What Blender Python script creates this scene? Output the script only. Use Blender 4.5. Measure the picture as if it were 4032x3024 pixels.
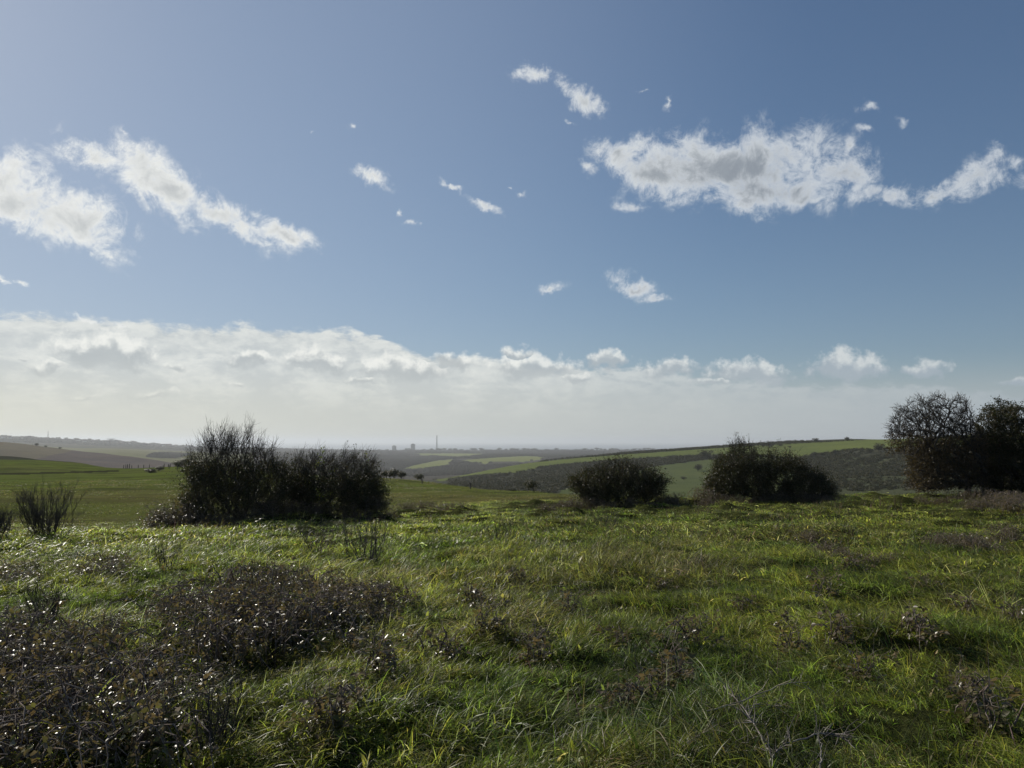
import bpy, math
import numpy as np
from mathutils import Vector, Matrix

for _o in list(bpy.data.objects):
    bpy.data.objects.remove(_o, do_unlink=True)
SC = bpy.context.scene
COL = SC.collection
R = math.radians

# ------------------------------------------------------------------ camera
F_PX, CX, CY = 3030.0, 2016.0, 1512.0        # focal length and centre, in pixels of the 4032 x 3024 photograph
PITCH = math.atan((1735.0 - CY) / F_PX)      # camera looks up a little: sea horizon lies at row 1735
EYE = 1.65
cam_d = bpy.data.cameras.new('camera')
cam_d.sensor_fit = 'HORIZONTAL'
cam_d.sensor_width = 36.0
cam_d.lens = F_PX / 4032.0 * 36.0
cam_d.clip_start = 0.05
cam_d.clip_end = 200000.0
cam = bpy.data.objects.new('camera', cam_d)
COL.objects.link(cam)
cam.location = (0, 0, EYE)
cam.rotation_euler = (math.pi / 2 + PITCH, 0, 0)
SC.camera = cam

# ------------------------------------------------------------------ light
SUN_AZ, SUN_EL = R(-45.0), R(29.0)           # azimuth from +Y (view direction), negative to the left
SUN_DIR = Vector((math.sin(SUN_AZ) * math.cos(SUN_EL), math.cos(SUN_AZ) * math.cos(SUN_EL), math.sin(SUN_EL)))
sun_d = bpy.data.lights.new('sun', 'SUN')
sun_d.energy = 5.0
sun_d.angle = R(0.53)
sun_d.color = (1.0, 0.94, 0.84)
sun = bpy.data.objects.new('sun', sun_d)
COL.objects.link(sun)
sun.rotation_euler = SUN_DIR.to_track_quat('Z', 'Y').to_euler()
sun.location = (-60, 60, 60)

SC.view_settings.view_transform = 'Standard'
SC.view_settings.look = 'None'
SC.view_settings.gamma = 1.0
SC.view_settings.exposure = 0.0
SC.view_settings.use_curve_mapping = False
SC.render.engine = 'CYCLES'
cy = SC.cycles
cy.max_bounces = 6
cy.diffuse_bounces = 2
cy.glossy_bounces = 2
cy.transmission_bounces = 3
cy.volume_bounces = 1
cy.transparent_max_bounces = 12
cy.caustics_reflective = False
cy.caustics_refractive = False
cy.sample_clamp_indirect = 4.0
cy.use_denoising = True
cy.use_adaptive_sampling = True
cy.adaptive_threshold = 0.01

CP, SP = math.cos(PITCH), math.sin(PITCH)


def ray(px, py):
    """unit-less direction through a photograph pixel (X right, Y forward, Z up)"""
    a = (np.asarray(px, float) - CX) / F_PX
    b = (CY - np.asarray(py, float)) / F_PX
    return np.stack([a + 0 * b, CP - SP * b + 0 * a, SP + CP * b + 0 * a], -1)


def azel(px, py):
    d = ray(px, py)
    h = np.hypot(d[..., 0], d[..., 1])
    return np.arctan2(d[..., 0], d[..., 1]), np.arctan2(d[..., 2], h)


def at(px, py, r):
    d = ray(px, py)
    return d * (r / np.hypot(d[..., 0], d[..., 1]))[..., None] + np.array([0, 0, EYE])


def project(P):
    P = np.asarray(P, float) - np.array([0, 0, EYE])
    yc = CP * P[..., 1] + SP * P[..., 2]
    zc = -SP * P[..., 1] + CP * P[..., 2]
    yc = np.where(yc < 1e-3, 1e-3, yc)
    return CX + F_PX * P[..., 0] / yc, CY - F_PX * zc / yc


# ------------------------------------------------------------------ node helpers
class NT:
    """small wrapper for building node trees"""

    def __init__(self, tree):
        self.t = tree
        tree.nodes.clear()

    def n(self, kind, **kw):
        nd = self.t.nodes.new(kind)
        for k, v in kw.items():
            setattr(nd, k, v)
        return nd

    def put(self, sock, v):
        if isinstance(v, bpy.types.NodeSocket):
            self.t.links.new(v, sock)
        elif v is not None:
            if isinstance(v, (tuple, list)) and len(v) == 3 and sock.type == 'RGBA':
                v = (*v, 1.0)
            sock.default_value = v

    def math(self, op, a, b=None, c=None, clamp=False):
        nd = self.n('ShaderNodeMath', operation=op, use_clamp=clamp)
        for i, v in enumerate((a, b, c)):
            self.put(nd.inputs[i], v)
        return nd.outputs[0]

    def vmath(self, op, a, b=None, out=0, scale=None):
        nd = self.n('ShaderNodeVectorMath', operation=op)
        self.put(nd.inputs[0], a)
        self.put(nd.inputs[1], b)
        if scale is not None:
            self.put(nd.inputs['Scale'], scale)
        return nd.outputs[out]

    def mix(self, f, a, b, blend='MIX'):
        nd = self.n('ShaderNodeMix', data_type='RGBA', blend_type=blend)
        self.put(nd.inputs[0], f)
        self.put(nd.inputs[6], a)
        self.put(nd.inputs[7], b)
        return nd.outputs[2]

    def noise(self, vec, scale, detail=3.0, rough=0.5, lac=2.0, dist=0.0, dims='3D', out=0):
        nd = self.n('ShaderNodeTexNoise', noise_dimensions=dims)
        self.put(nd.inputs['Vector'], vec)
        nd.inputs['Scale'].default_value = scale
        nd.inputs['Detail'].default_value = detail
        nd.inputs['Roughness'].default_value = rough
        nd.inputs['Lacunarity'].default_value = lac
        nd.inputs['Distortion'].default_value = dist
        return nd.outputs[out]

    def smooth(self, v, a, b, lo=0.0, hi=1.0):
        nd = self.n('ShaderNodeMapRange', interpolation_type='SMOOTHSTEP')
        for i, x in enumerate((v, a, b, lo, hi)):
            self.put(nd.inputs[i], x)
        return nd.outputs[0]

    def lin(self, v, a, b, lo=0.0, hi=1.0):
        nd = self.n('ShaderNodeMapRange', interpolation_type='LINEAR')
        for i, x in enumerate((v, a, b, lo, hi)):
            self.put(nd.inputs[i], x)
        return nd.outputs[0]

    def ramp(self, v, stops):
        nd = self.n('ShaderNodeValToRGB')
        e = nd.color_ramp.elements
        while len(e) < len(stops):
            e.new(0.5)
        for el, (p, c) in zip(e, stops):
            el.position = p
            el.color = (*c, 1.0)
        self.put(nd.inputs[0], v)
        return nd.outputs[0]


# ------------------------------------------------------------------ sky with clouds (world)
def build_world():
    w = bpy.data.worlds.new('World')
    SC.world = w
    w.use_nodes = True
    t = NT(w.node_tree)
    STR = SKY_STR
    sky = t.n('ShaderNodeTexSky', sky_type='NISHITA')
    sky.sun_disc = False
    sky.sun_elevation = SUN_EL
    sky.sun_rotation = SUN_AZ
    sky.altitude = 150.0
    sky.air_density = 1.0
    sky.dust_density = 0.32
    sky.ozone_density = 2.0
    tc = t.n('ShaderNodeTexCoord')
    d = t.vmath('NORMALIZE', tc.outputs['Generated'])
    sep = t.n('ShaderNodeSeparateXYZ')
    t.put(sep.inputs[0], d)
    u = t.math('ARCTAN2', sep.outputs[0], sep.outputs[1])
    v = t.math('ARCSINE', sep.outputs[2])
    base = sky.outputs[0]
    # clear-sky colour grade: deeper and a little greyer than the raw model
    den = t.vmath('ADD', t.vmath('SCALE', base, scale=0.75 * STR), (1.0, 1.0, 1.0))
    base = t.vmath('DIVIDE', t.vmath('MULTIPLY', base, SKY_GRADE), den)
    sundot = t.vmath('DOT_PRODUCT', d, tuple(SUN_DIR), out=1)
    near = t.smooth(sundot, 0.45, 1.0)
    # thin high veil that whitens the sky round the sun
    veil = t.smooth(sundot, 0.50, 1.0)
    base = t.mix(t.math('MULTIPLY', veil, 0.30), base, VEIL)
    # ---- broken clouds, laid out by direction
    uv = t.n('ShaderNodeCombineXYZ')
    t.put(uv.inputs[0], u)
    t.put(uv.inputs[1], v)
    wn1 = t.noise(d, 9.0, 2.0, 0.55, out=1)
    wn2 = t.noise(d, 42.0, 3.0, 0.62, out=1)
    off = t.vmath('SCALE', t.vmath('SUBTRACT', wn1, (0.5, 0.5, 0.5)), scale=0.070)
    off2 = t.vmath('SCALE', t.vmath('SUBTRACT', wn2, (0.5, 0.5, 0.5)), scale=0.030)
    uvw = t.vmath('ADD', t.vmath('ADD', uv.outputs[0], off), off2)

    def field(vec, blobs, k, height=False):
        # each blob reads the running minimum through an unused third axis, so they are evaluated one after another
        sp = t.n('ShaderNodeSeparateXYZ')
        t.put(sp.inputs[0], vec)
        acc = None
        hgt = None
        for (px, py, rx, ry, rot, amp) in blobs:
            cu, cv = azel(px, py)
            mp = t.n('ShaderNodeMapping', vector_type='TEXTURE')
            mp.inputs['Location'].default_value = (float(cu), float(cv), 0)
            mp.inputs['Rotation'].default_value = (0, 0, R(-rot))
            mp.inputs['Scale'].default_value = (rx / F_PX, ry / F_PX, 1e6)
            cb = t.n('ShaderNodeCombineXYZ')
            t.put(cb.inputs[0], sp.outputs[0]); t.put(cb.inputs[1], sp.outputs[1]); t.put(cb.inputs[2], acc)
            t.put(mp.inputs['Vector'], cb.outputs[0])
            ln = t.vmath('LENGTH', mp.outputs[0], out=1)
            x = t.math('ADD', ln, 1.0 - amp)
            if height:
                s2 = t.n('ShaderNodeSeparateXYZ')
                t.put(s2.inputs[0], mp.outputs[0])
                # flat undersides: the lower half is squeezed
                x = t.math('SUBTRACT', x, t.math('MINIMUM', t.math('MULTIPLY', s2.outputs[1], 0.5), 0.0))
                if hgt is None:
                    hgt = s2.outputs[1]
                else:
                    lt = t.math('LESS_THAN', x, acc)
                    hgt = t.math('ADD', hgt, t.math('MULTIPLY', lt, t.math('SUBTRACT', s2.outputs[1], hgt)))
            acc = x if acc is None else t.math('SMOOTH_MIN', acc, x, k)
        r_ = t.math('SUBTRACT', 1.0, acc)
        return (r_, hgt) if height else r_

    fB = t.noise(d, 24.0, 7.0, 0.68, 2.1, 0.6)
    fF = t.noise(d, 95.0, 5.0, 0.7, 2.1, 0.7)
    nz = t.math('ADD', t.math('MULTIPLY', t.math('SUBTRACT', fB, 0.5), 2.7), t.math('MULTIPLY', t.math('SUBTRACT', fF, 0.5), 0.9))
    D0 = field(uvw, CLOUDS, 0.25)
    D = t.math('ADD', D0, nz)
    alpha = t.smooth(D, -0.05, 0.95)
    alpha = t.math('MULTIPLY', alpha, t.smooth(D0, -0.55, 0.62))
    thick = t.smooth(t.math('ADD', t.math('MULTIPLY', D0, 0.8), t.math('MULTIPLY', nz, 0.55)), 0.34, 1.05)
    lit = t.mix(near, CLOUD_LIT[0], CLOUD_LIT[1])
    core = t.mix(near, CLOUD_CORE[0], CLOUD_CORE[1])
    ccol = t.mix(thick, lit, core)
    ccol = t.mix(1.0, ccol, t.ramp(fF, [(0.3, (0.92, 0.92, 0.93)), (0.7, (1.05, 1.05, 1.04))]), 'MULTIPLY')
    # ---- low bank over the sea with cumulus heads
    fc = t.n('ShaderNodeFloatCurve')
    cm = fc.mapping
    pts = []
    for (px, py) in BANK:
        a, e = azel(px, py)
        pts.append(((float(a) + 1.2) / 2.4, float(e) * 4.0))
    c = cm.curves[0]
    while len(c.points) < len(pts):
        c.points.new(0.5, 0.5)
    for p, (a, b) in zip(c.points, pts):
        p.location = (a, b)
        p.handle_type = 'AUTO_CLAMPED'
    cm.update()
    t.put(fc.inputs['Value'], t.math('MULTIPLY_ADD', u, 1 / 2.4, 0.5))
    top = t.math('MULTIPLY', fc.outputs[0], 0.25)
    # stretched noise for the bank
    st = t.vmath('MULTIPLY', d, (1.0, 1.0, 2.4))
    nb = t.noise(st, 14.0, 6.0, 0.62, 2.1, 0.3)
    nb2 = t.noise(st, 46.0, 6.0, 0.6, 2.0, 0.2)
    under = t.math('SUBTRACT', top, v)
    under = t.math('ADD', under, t.math('MULTIPLY', t.math('SUBTRACT', nb, 0.5), 0.055))
    under = t.math('ADD', under, t.math('MULTIPLY', t.math('SUBTRACT', nb2, 0.5), 0.024))
    bank_a = t.smooth(under, 0.0, 0.013)
    east = t.lin(u, -0.05, 0.62, 1.0, 0.0)          # the bank thins out away from the sun
    bank_op = t.math('MULTIPLY', bank_a, t.math('MULTIPLY_ADD', east, 0.38, 0.50))
    edge = t.math('MULTIPLY', t.smooth(under, 0.045, 0.004), t.smooth(nb2, 0.35, 0.62))
    bcol = t.mix(t.math('MULTIPLY', edge, 0.65), t.mix(east, BANK_COL[0], BANK_COL[1]), t.mix(east, BANK_EDGE[0], BANK_EDGE[1]))
    bcol = t.mix(t.smooth(t.math('ADD', nb, t.math('MULTIPLY', nb2, 0.5)), 0.60, 0.95), bcol, t.mix(east, BANK_EDGE[0], BANK_EDGE[1]))
    col = t.mix(bank_op, base, bcol)
    # cumulus heads standing in front of the bank
    Pf, Ph = field(t.vmath('ADD', uv.outputs[0], t.vmath('SCALE', t.vmath('SUBTRACT', t.noise(d, 34.0, 3.0, 0.55, out=1), (0.5, 0.5, 0.5)), scale=0.030)), PUFFS, 0.3, True)
    pn = t.math('SUBTRACT', t.noise(d, 70.0, 5.0, 0.6), 0.5)
    puff = t.math('ADD', Pf, t.math('MULTIPLY', pn, 1.3))
    pa = t.math('MULTIPLY', t.smooth(puff, 0.08, 0.60), t.math('MULTIPLY', t.smooth(Ph, -1.2, 0.0), 0.85))
    rim = t.smooth(t.math('ADD', t.math('SUBTRACT', Ph, t.math('MULTIPLY', Pf, 0.35)), t.math('MULTIPLY', pn, 1.6)), -0.30, 0.45)
    pcol = t.mix(rim, t.mix(east, BANK_COL[0], PUFF_DARK), t.mix(east, PUFF_LIT[0], PUFF_LIT[1]))
    col = t.mix(pa, col, pcol)
    # air light thickening towards the sea horizon
    hz = t.smooth(v, 0.105, 0.008)
    hcol = t.mix(t.lin(u, -0.62, 0.62), HORIZON[0], HORIZON[1])
    col = t.mix(t.math('MULTIPLY', hz, 0.96), col, hcol)
    col = t.mix(alpha, col, ccol)
    bg = t.n('ShaderNodeBackground')
    t.put(bg.inputs[0], col)
    bg.inputs[1].default_value = STR
    # high overhead the sky is clear: the plain sky model alone, which is far cheaper to evaluate
    bg2 = t.n('ShaderNodeBackground')
    t.put(bg2.inputs[0], base)
    bg2.inputs[1].default_value = STR
    low = t.math('LESS_THAN', v, 0.62)
    ms = t.n('ShaderNodeMixShader')
    t.put(ms.inputs[0], low); t.put(ms.inputs[1], bg2.outputs[0]); t.put(ms.inputs[2], bg.outputs[0])
    out = t.n('ShaderNodeOutputWorld')
    t.put(out.inputs[0], ms.outputs[0])
    w.cycles.sampling_method = 'MANUAL'
    w.cycles.sample_map_resolution = 1024


SKY_STR = 0.075


def srgb(r, g, b, k=1.0 / SKY_STR):
    """display colour to linear radiance, divided by the background strength"""
    f = lambda c: (c / 255 / 12.92) if c / 255 < 0.04045 else ((c / 255 + 0.055) / 1.055) ** 2.4
    return (f(r) * k, f(g) * k, f(b) * k)


SKY_GRADE = (1.00, 1.10, 1.24)
VEIL = srgb(176, 188, 206)
CLOUD_LIT = (srgb(214, 220, 226), srgb(246, 247, 244))
CLOUD_CORE = (srgb(138, 147, 158), srgb(200, 204, 205))
BANK_COL = (srgb(158, 172, 186), srgb(200, 205, 205))
BANK_EDGE = (srgb(184, 192, 198), srgb(230, 232, 227))
PUFF_DARK = srgb(180, 187, 190)
PUFF_LIT = (srgb(204, 210, 213), srgb(243, 244, 239))
HORIZON = (srgb(216, 216, 203), srgb(168, 178, 186))
BANK = [(-2600, 1180), (-900, 1190), (0, 1222), (350, 1240), (600, 1262), (1000, 1268), (1400, 1298), (1600, 1352), (1760, 1398), (2000, 1402),
        (2250, 1432), (2600, 1452), (2900, 1474), (3200, 1500), (3700, 1515), (4400, 1525), (6600, 1530)]
# centre x, y, radius x, y (photo pixels), tilt in degrees (clockwise), weight
CLOUDS = [
    (60, 700, 150, 120, 0, 1.0), (120, 790, 240, 110, 12, 1.15), (330, 860, 200, 85, 24, 1.1), (440, 950, 90, 45, 15, 0.75), (380, 975, 60, 30, 0, 0.6),
    (330, 605, 150, 65, 8, 0.95), (540, 640, 150, 90, 20, 1.0), (640, 745, 200, 95, 28, 1.2), (860, 840, 250, 75, 20, 1.15), (1090, 895, 170, 52, 12, 1.0),
    (1445, 705, 100, 48, 15, 0.85), (1560, 845, 40, 25, 40, 0.6), (1615, 905, 40, 28, 10, 0.6),
    (1735, 755, 70, 24, 25, 0.8), (1900, 825, 120, 28, 18, 0.85),
    (2120, 300, 130, 52, 6, 0.95), (2210, 330, 90, 45, 20, 0.9), (2290, 365, 150, 58, 26, 1.0), (2250, 470, 70, 20, 15, 0.45),
    (2625, 395, 22, 60, 12, 0.6), (2560, 355, 60, 24, 20, 0.5),
    (2400, 610, 130, 75, 10, 1.0), (2320, 665, 90, 48, 10, 0.85), (2590, 660, 240, 85, 12, 1.25), (2860, 655, 340, 108, 4, 1.4), (2980, 740, 330, 90, 12, 1.2),
    (3150, 790, 140, 60, 10, 0.95), (3300, 700, 180, 90, 10, 0.95), (3450, 760, 260, 48, -2, 0.9), (3330, 610, 55, 80, -10, 0.7), (3700, 740, 230, 45, -8, 0.85),
    (3880, 690, 150, 80, -25, 0.85), (3980, 630, 100, 70, 30, 0.75), (4150, 700, 200, 60, 10, 0.8), (2500, 800, 80, 45, 0, 0.75),
    (3415, 432, 62, 38, 0, 0.75), (3525, 500, 45, 60, 10, 0.5), (3400, 540, 55, 30, 30, 0.5),
    (2500, 1105, 130, 42, 16, 0.9), (2585, 1160, 70, 30, 10, 0.75), (2190, 1135, 100, 34, -8, 0.8),
    (3150, 1197, 36, 14, 0, 0.6), (1405, 515, 36, 24, 30, 0.55), (1195, 495, 36, 22, 0, 0.4), (2060, 740, 50, 32, 30, 0.45), (2015, 710, 26, 18, 0, 0.4),
    (85, 1082, 40, 20, 0, 0.75), (15, 1085, 34, 18, 0, 0.7), (470, 520, 50, 30, 30, 0.55), (350, 1235, 120, 22, 12, 0.7), (520, 1250, 80, 18, 10, 0.6),
    (-400, 640, 300, 120, 10, 1.1), (-700, 900, 260, 90, 10, 1.0), (4700, 520, 300, 100, 5, 1.1), (5200, 800, 260, 70, 5, 1.0), (-300, 1080, 160, 40, 5, 0.9),
]
PUFFS = [(420, 1398, 177, 88, 3, 1.18), (190, 1445, 94, 41, 0, 0.88), (975, 1418, 118, 51, 0, 0.98), (1255, 1435, 153, 76, 0, 1.08), (1590, 1462, 236, 85, 3, 1.08), (2035, 1395, 94, 51, 0, 0.93), (2100, 1455, 212, 71, 0, 1.08), (2390, 1425, 130, 63, 0, 0.98), (2640, 1462, 153, 63, 0, 0.98), (2960, 1478, 224, 76, 5, 1.03), (3335, 1458, 165, 81, 3, 1.13), (3650, 1460, 130, 54, 0, 0.88), (4010, 1510, 106, 32, 0, 0.78), (600, 1560, 212, 37, 0, 0.68), (320, 1570, 165, 32, 0, 0.63), (940, 1515, 83, 32, 0, 0.63), (100, 1410, 35, 20, 0, 0.68), (1780, 1430, 165, 63, 5, 0.98), (-250, 1430, 177, 73, 0, 1.08), (4500, 1480, 189, 73, 0, 1.08), (1420, 1500, 150, 40, 0, 0.75), (700, 1450, 90, 40, 0, 0.75), (2270, 1490, 120, 40, 0, 0.8), (2800, 1510, 140, 40, 0, 0.75)]
build_world()

# ------------------------------------------------------------------ mesh helpers
def h01(ix, iy, seed):
    h = (ix.astype(np.int64) * 374761393 + iy.astype(np.int64) * 668265263 + seed * 974711777) & 0xffffffff
    h = ((h ^ (h >> 13)) * 1274126177) & 0xffffffff
    h = ((h ^ (h >> 16)) * 2246822519) & 0xffffffff
    return ((h ^ (h >> 15)) & 0xffffff) / float(0x1000000)


def vnoise(x, y, seed=0):
    x = np.asarray(x, float); y = np.asarray(y, float)
    xi = np.floor(x); yi = np.floor(y)
    fx = x - xi; fy = y - yi
    fx = fx * fx * fx * (fx * (fx * 6 - 15) + 10); fy = fy * fy * fy * (fy * (fy * 6 - 15) + 10)
    a = h01(xi, yi, seed); b = h01(xi + 1, yi, seed); c = h01(xi, yi + 1, seed); d = h01(xi + 1, yi + 1, seed)
    return (a + (b - a) * fx) * (1 - fy) + (c + (d - c) * fx) * fy - 0.5


def fbm(x, y, oct=4, seed=0, gain=0.5):
    s = 0; a = 1.0; f = 1.0
    for i in range(oct):
        s = s + a * vnoise(x * f + 13.7 * i, y * f - 7.1 * i, seed + i)
        a *= gain; f *= 2.03
    return s


def sstep(x, a, b):
    t_ = np.clip((np.asarray(x, float) - a) / (b - a), 0, 1)
    return t_ * t_ * (3 - 2 * t_)


def in_poly(px, py, poly):
    px = np.asarray(px); py = np.asarray(py)
    ins = np.zeros(px.shape, bool)
    n = len(poly)
    for i in range(n):
        x0, y0 = poly[i]; x1, y1 = poly[(i + 1) % n]
        if y0 == y1:
            continue
        c = ((y0 > py) != (y1 > py)) & (px < (x1 - x0) * (py - y0) / (y1 - y0) + x0)
        ins ^= c
    return ins


def new_mesh(name, V, faces, mats=None, mat_idx=None, smooth=False, colors=None):
    """faces: list of integer arrays (n,3) or (n,4)"""
    me = bpy.data.meshes.new(name)
    V = np.asarray(V, np.float32)
    faces = [np.asarray(f, np.int32) for f in faces if len(f)]
    nl = sum(f.size for f in faces); nf = sum(len(f) for f in faces)
    me.vertices.add(len(V)); me.vertices.foreach_set('co', V.ravel())
    me.loops.add(nl); me.loops.foreach_set('vertex_index', np.concatenate([f.ravel() for f in faces]))
    me.polygons.add(nf)
    ls = []; o = 0
    for f in faces:
        ls.append(o + np.arange(len(f)) * f.shape[1]); o += f.size
    me.polygons.foreach_set('loop_start', np.concatenate(ls).astype(np.int32))
    if mats:
        for m in mats:
            me.materials.append(m)
    if mat_idx is not None:
        me.polygons.foreach_set('material_index', np.asarray(mat_idx, np.int32))
    if smooth:
        me.polygons.foreach_set('use_smooth', np.ones(nf, bool))
    if colors is not None:
        for nm, c in colors.items():
            at_ = me.attributes.new(nm, 'FLOAT_COLOR', 'POINT')
            c = np.asarray(c, np.float32)
            if c.shape[1] == 3:
                c = np.concatenate([c, np.ones((len(c), 1), np.float32)], 1)
            at_.data.foreach_set('color', c.ravel())
    me.update(calc_edges=True)
    return me


def link(name, me, parent=None, loc=None, rz=0.0, **props):
    o = bpy.data.objects.new(name, me)
    COL.objects.link(o)
    if parent is not None:
        o.parent = parent
    if loc is not None:
        o.location = tuple(float(c) for c in loc)
    o.rotation_euler = (0, 0, rz)
    for k, v in props.items():
        if v is not None:
            o[k] = v
    return o


def thing(name, label, cat, loc=(0, 0, 0), rz=0.0, group=None):
    return link(name, None, None, loc, rz, label=label, category=cat, group=group)


def copy_thing(src, loc, rz=0.0, scale=1.0, label=None, group=None):
    def cp(o, parent):
        c = o.copy(); COL.objects.link(c); c.parent = parent
        for ch in o.children:
            cp(ch, c)
        return c
    r = cp(src, None)
    r.location = tuple(float(c) for c in loc); r.rotation_euler = (0, 0, rz)
    r.scale = (scale,) * 3 if np.isscalar(scale) else scale
    if label:
        r['label'] = label
    if group:
        r['group'] = group
    return r


class Buf:
    """collects geometry for one mesh"""

    def __init__(self):
        self.V = []; self.F3 = []; self.F4 = []; self.n = 0

    def add(self, V, F3=None, F4=None):
        V = np.asarray(V, float).reshape(-1, 3)
        if F3 is not None and len(F3):
            self.F3.append(np.asarray(F3).reshape(-1, 3) + self.n)
        if F4 is not None and len(F4):
            self.F4.append(np.asarray(F4).reshape(-1, 4) + self.n)
        self.V.append(V); self.n += len(V)

    def mesh(self, name, mat, smooth=False):
        fs = []
        if self.F3: fs.append(np.concatenate(self.F3))
        if self.F4: fs.append(np.concatenate(self.F4))
        return new_mesh(name, np.concatenate(self.V), fs, [mat], smooth=smooth)


def nrm(v):
    return v / np.maximum(np.linalg.norm(v, axis=-1, keepdims=True), 1e-9)


def tubes(buf, P, Rr, k=3):
    """P (m,n,3) polylines, Rr (m,n) radii"""
    P = np.asarray(P, float); Rr = np.asarray(Rr, float)
    m, n, _ = P.shape
    if m == 0:
        return
    T = np.empty_like(P)
    T[:, 1:-1] = P[:, 2:] - P[:, :-2] if n > 2 else T[:, 1:-1]
    T[:, 0] = P[:, 1] - P[:, 0]; T[:, -1] = P[:, -1] - P[:, -2]
    T = nrm(T)
    ref = np.where(np.abs(T[:, :1, 2:3]) < 0.8, np.array([0, 0, 1.0]), np.array([1.0, 0, 0]))
    U = nrm(np.cross(T, np.broadcast_to(ref, T.shape)))
    W = np.cross(T, U)
    a = np.arange(k) * 2 * np.pi / k
    ring = (U[:, :, None, :] * np.cos(a)[None, None, :, None] + W[:, :, None, :] * np.sin(a)[None, None, :, None]) * Rr[:, :, None, None] + P[:, :, None, :]
    idx = np.arange(m * n * k).reshape(m, n, k)
    q = np.stack([idx[:, :-1], np.roll(idx[:, :-1], -1, 2), np.roll(idx[:, 1:], -1, 2), idx[:, 1:]], -1).reshape(-1, 4)
    buf.add(ring.reshape(-1, 3), None, q)


def leaves(buf, C, D, N, L, Wd, fold=0.25):
    """diamond leaves folded along the midrib: base C, direction D, normal N, length L, width Wd"""
    D = nrm(D); S = nrm(np.cross(D, N)); N = np.cross(S, D)
    L = np.asarray(L, float)[:, None]; Wd = np.asarray(Wd, float)[:, None]
    b = C; tip = C + D * L
    mid = C + D * L * 0.45
    l = mid + S * Wd * 0.5 + N * Wd * fold; r = mid - S * Wd * 0.5 + N * Wd * fold
    V = np.stack([b, l, tip, r], 1).reshape(-1, 3)
    i = np.arange(len(C))[:, None] * 4
    buf.add(V, np.concatenate([i + np.array([0, 2, 1]), i + np.array([0, 3, 2])]))


def rand_unit(rng, n):
    v = rng.normal(size=(n, 3))
    return nrm(v)


# ------------------------------------------------------------------ materials
MATS = {}


def material(name, fn):
    m = bpy.data.materials.new(name)
    m.use_nodes = True
    t = NT(m.node_tree)
    out = t.n('ShaderNodeOutputMaterial')
    sh = fn(t, m)
    if sh is not None:
        t.put(out.inputs['Surface'], sh)
    MATS[name] = m
    return m


def principled(t, col, rough=0.6, spec=0.5, normal=None, **kw):
    p = t.n('ShaderNodeBsdfPrincipled')
    t.put(p.inputs['Base Color'], col)
    t.put(p.inputs['Roughness'], rough)
    t.put(p.inputs['Specular IOR Level'], spec)
    if normal is not None:
        t.put(p.inputs['Normal'], normal)
    for k, v in kw.items():
        t.put(p.inputs[k], v)
    return p.outputs[0]


def leafy(t, col, tcol, trans=0.4, rough=0.4, spec=0.5):
    """opaque leaf with light coming through from behind"""
    a = principled(t, col, rough, spec)
    b = t.n('ShaderNodeBsdfTranslucent')
    t.put(b.inputs[0], tcol)
    mx = t.n('ShaderNodeMixShader')
    mx.inputs[0].default_value = trans
    t.put(mx.inputs[1], a); t.put(mx.inputs[2], b.outputs[0])
    return mx.outputs[0]


def bump(t, h, strength=0.5, dist=0.1):
    b = t.n('ShaderNodeBump')
    b.inputs['Strength'].default_value = strength
    b.inputs['Distance'].default_value = dist
    t.put(b.inputs['Height'], h)
    return b.outputs[0]


# ------------------------------------------------------------------ terrain
def pchip(x, y, xq):
    """monotone cubic along the last axis; x, y (..., n) and xq (..., m), x increasing"""
    h = np.diff(x, axis=-1); dl = np.diff(y, axis=-1) / h
    m = np.zeros_like(y)
    w1 = 2 * h[..., 1:] + h[..., :-1]; w2 = h[..., 1:] + 2 * h[..., :-1]
    same = dl[..., :-1] * dl[..., 1:] > 0
    with np.errstate(divide='ignore', invalid='ignore'):
        hm = (w1 + w2) / (w1 / dl[..., :-1] + w2 / dl[..., 1:])
    m[..., 1:-1] = np.where(same, hm, 0.0)
    m[..., 0] = dl[..., 0]; m[..., -1] = dl[..., -1]
    out = np.empty(np.broadcast_shapes(xq.shape[:-1], x.shape[:-1]) + xq.shape[-1:])
    if x.ndim == 1:
        i = np.clip(np.searchsorted(x, xq) - 1, 0, len(x) - 2)
        tk = lambda a: a[..., i]
    else:
        i = np.stack([np.clip(np.searchsorted(x[k], xq[k] if xq.ndim > 1 else xq) - 1, 0, x.shape[-1] - 2) for k in range(len(x))])
        tk = lambda a: np.take_along_axis(a, i, -1)
    x0 = tk(x[..., :-1]); hh = tk(h); y0 = tk(y[..., :-1]); y1 = tk(y[..., 1:]); m0 = tk(m[..., :-1]); m1 = tk(m[..., 1:])
    s = (xq - x0) / hh
    return ((1 + 2 * s) * (1 - s) ** 2) * y0 + s * (1 - s) ** 2 * hh * m0 + s * s * (3 - 2 * s) * y1 + s * s * (s - 1) * hh * m1


# columns of the relief: compass bearing (as the photo column at the horizon) and (distance, photo row) or (distance, ('z', height))
def _z(v):
    return ('z', v)


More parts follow.
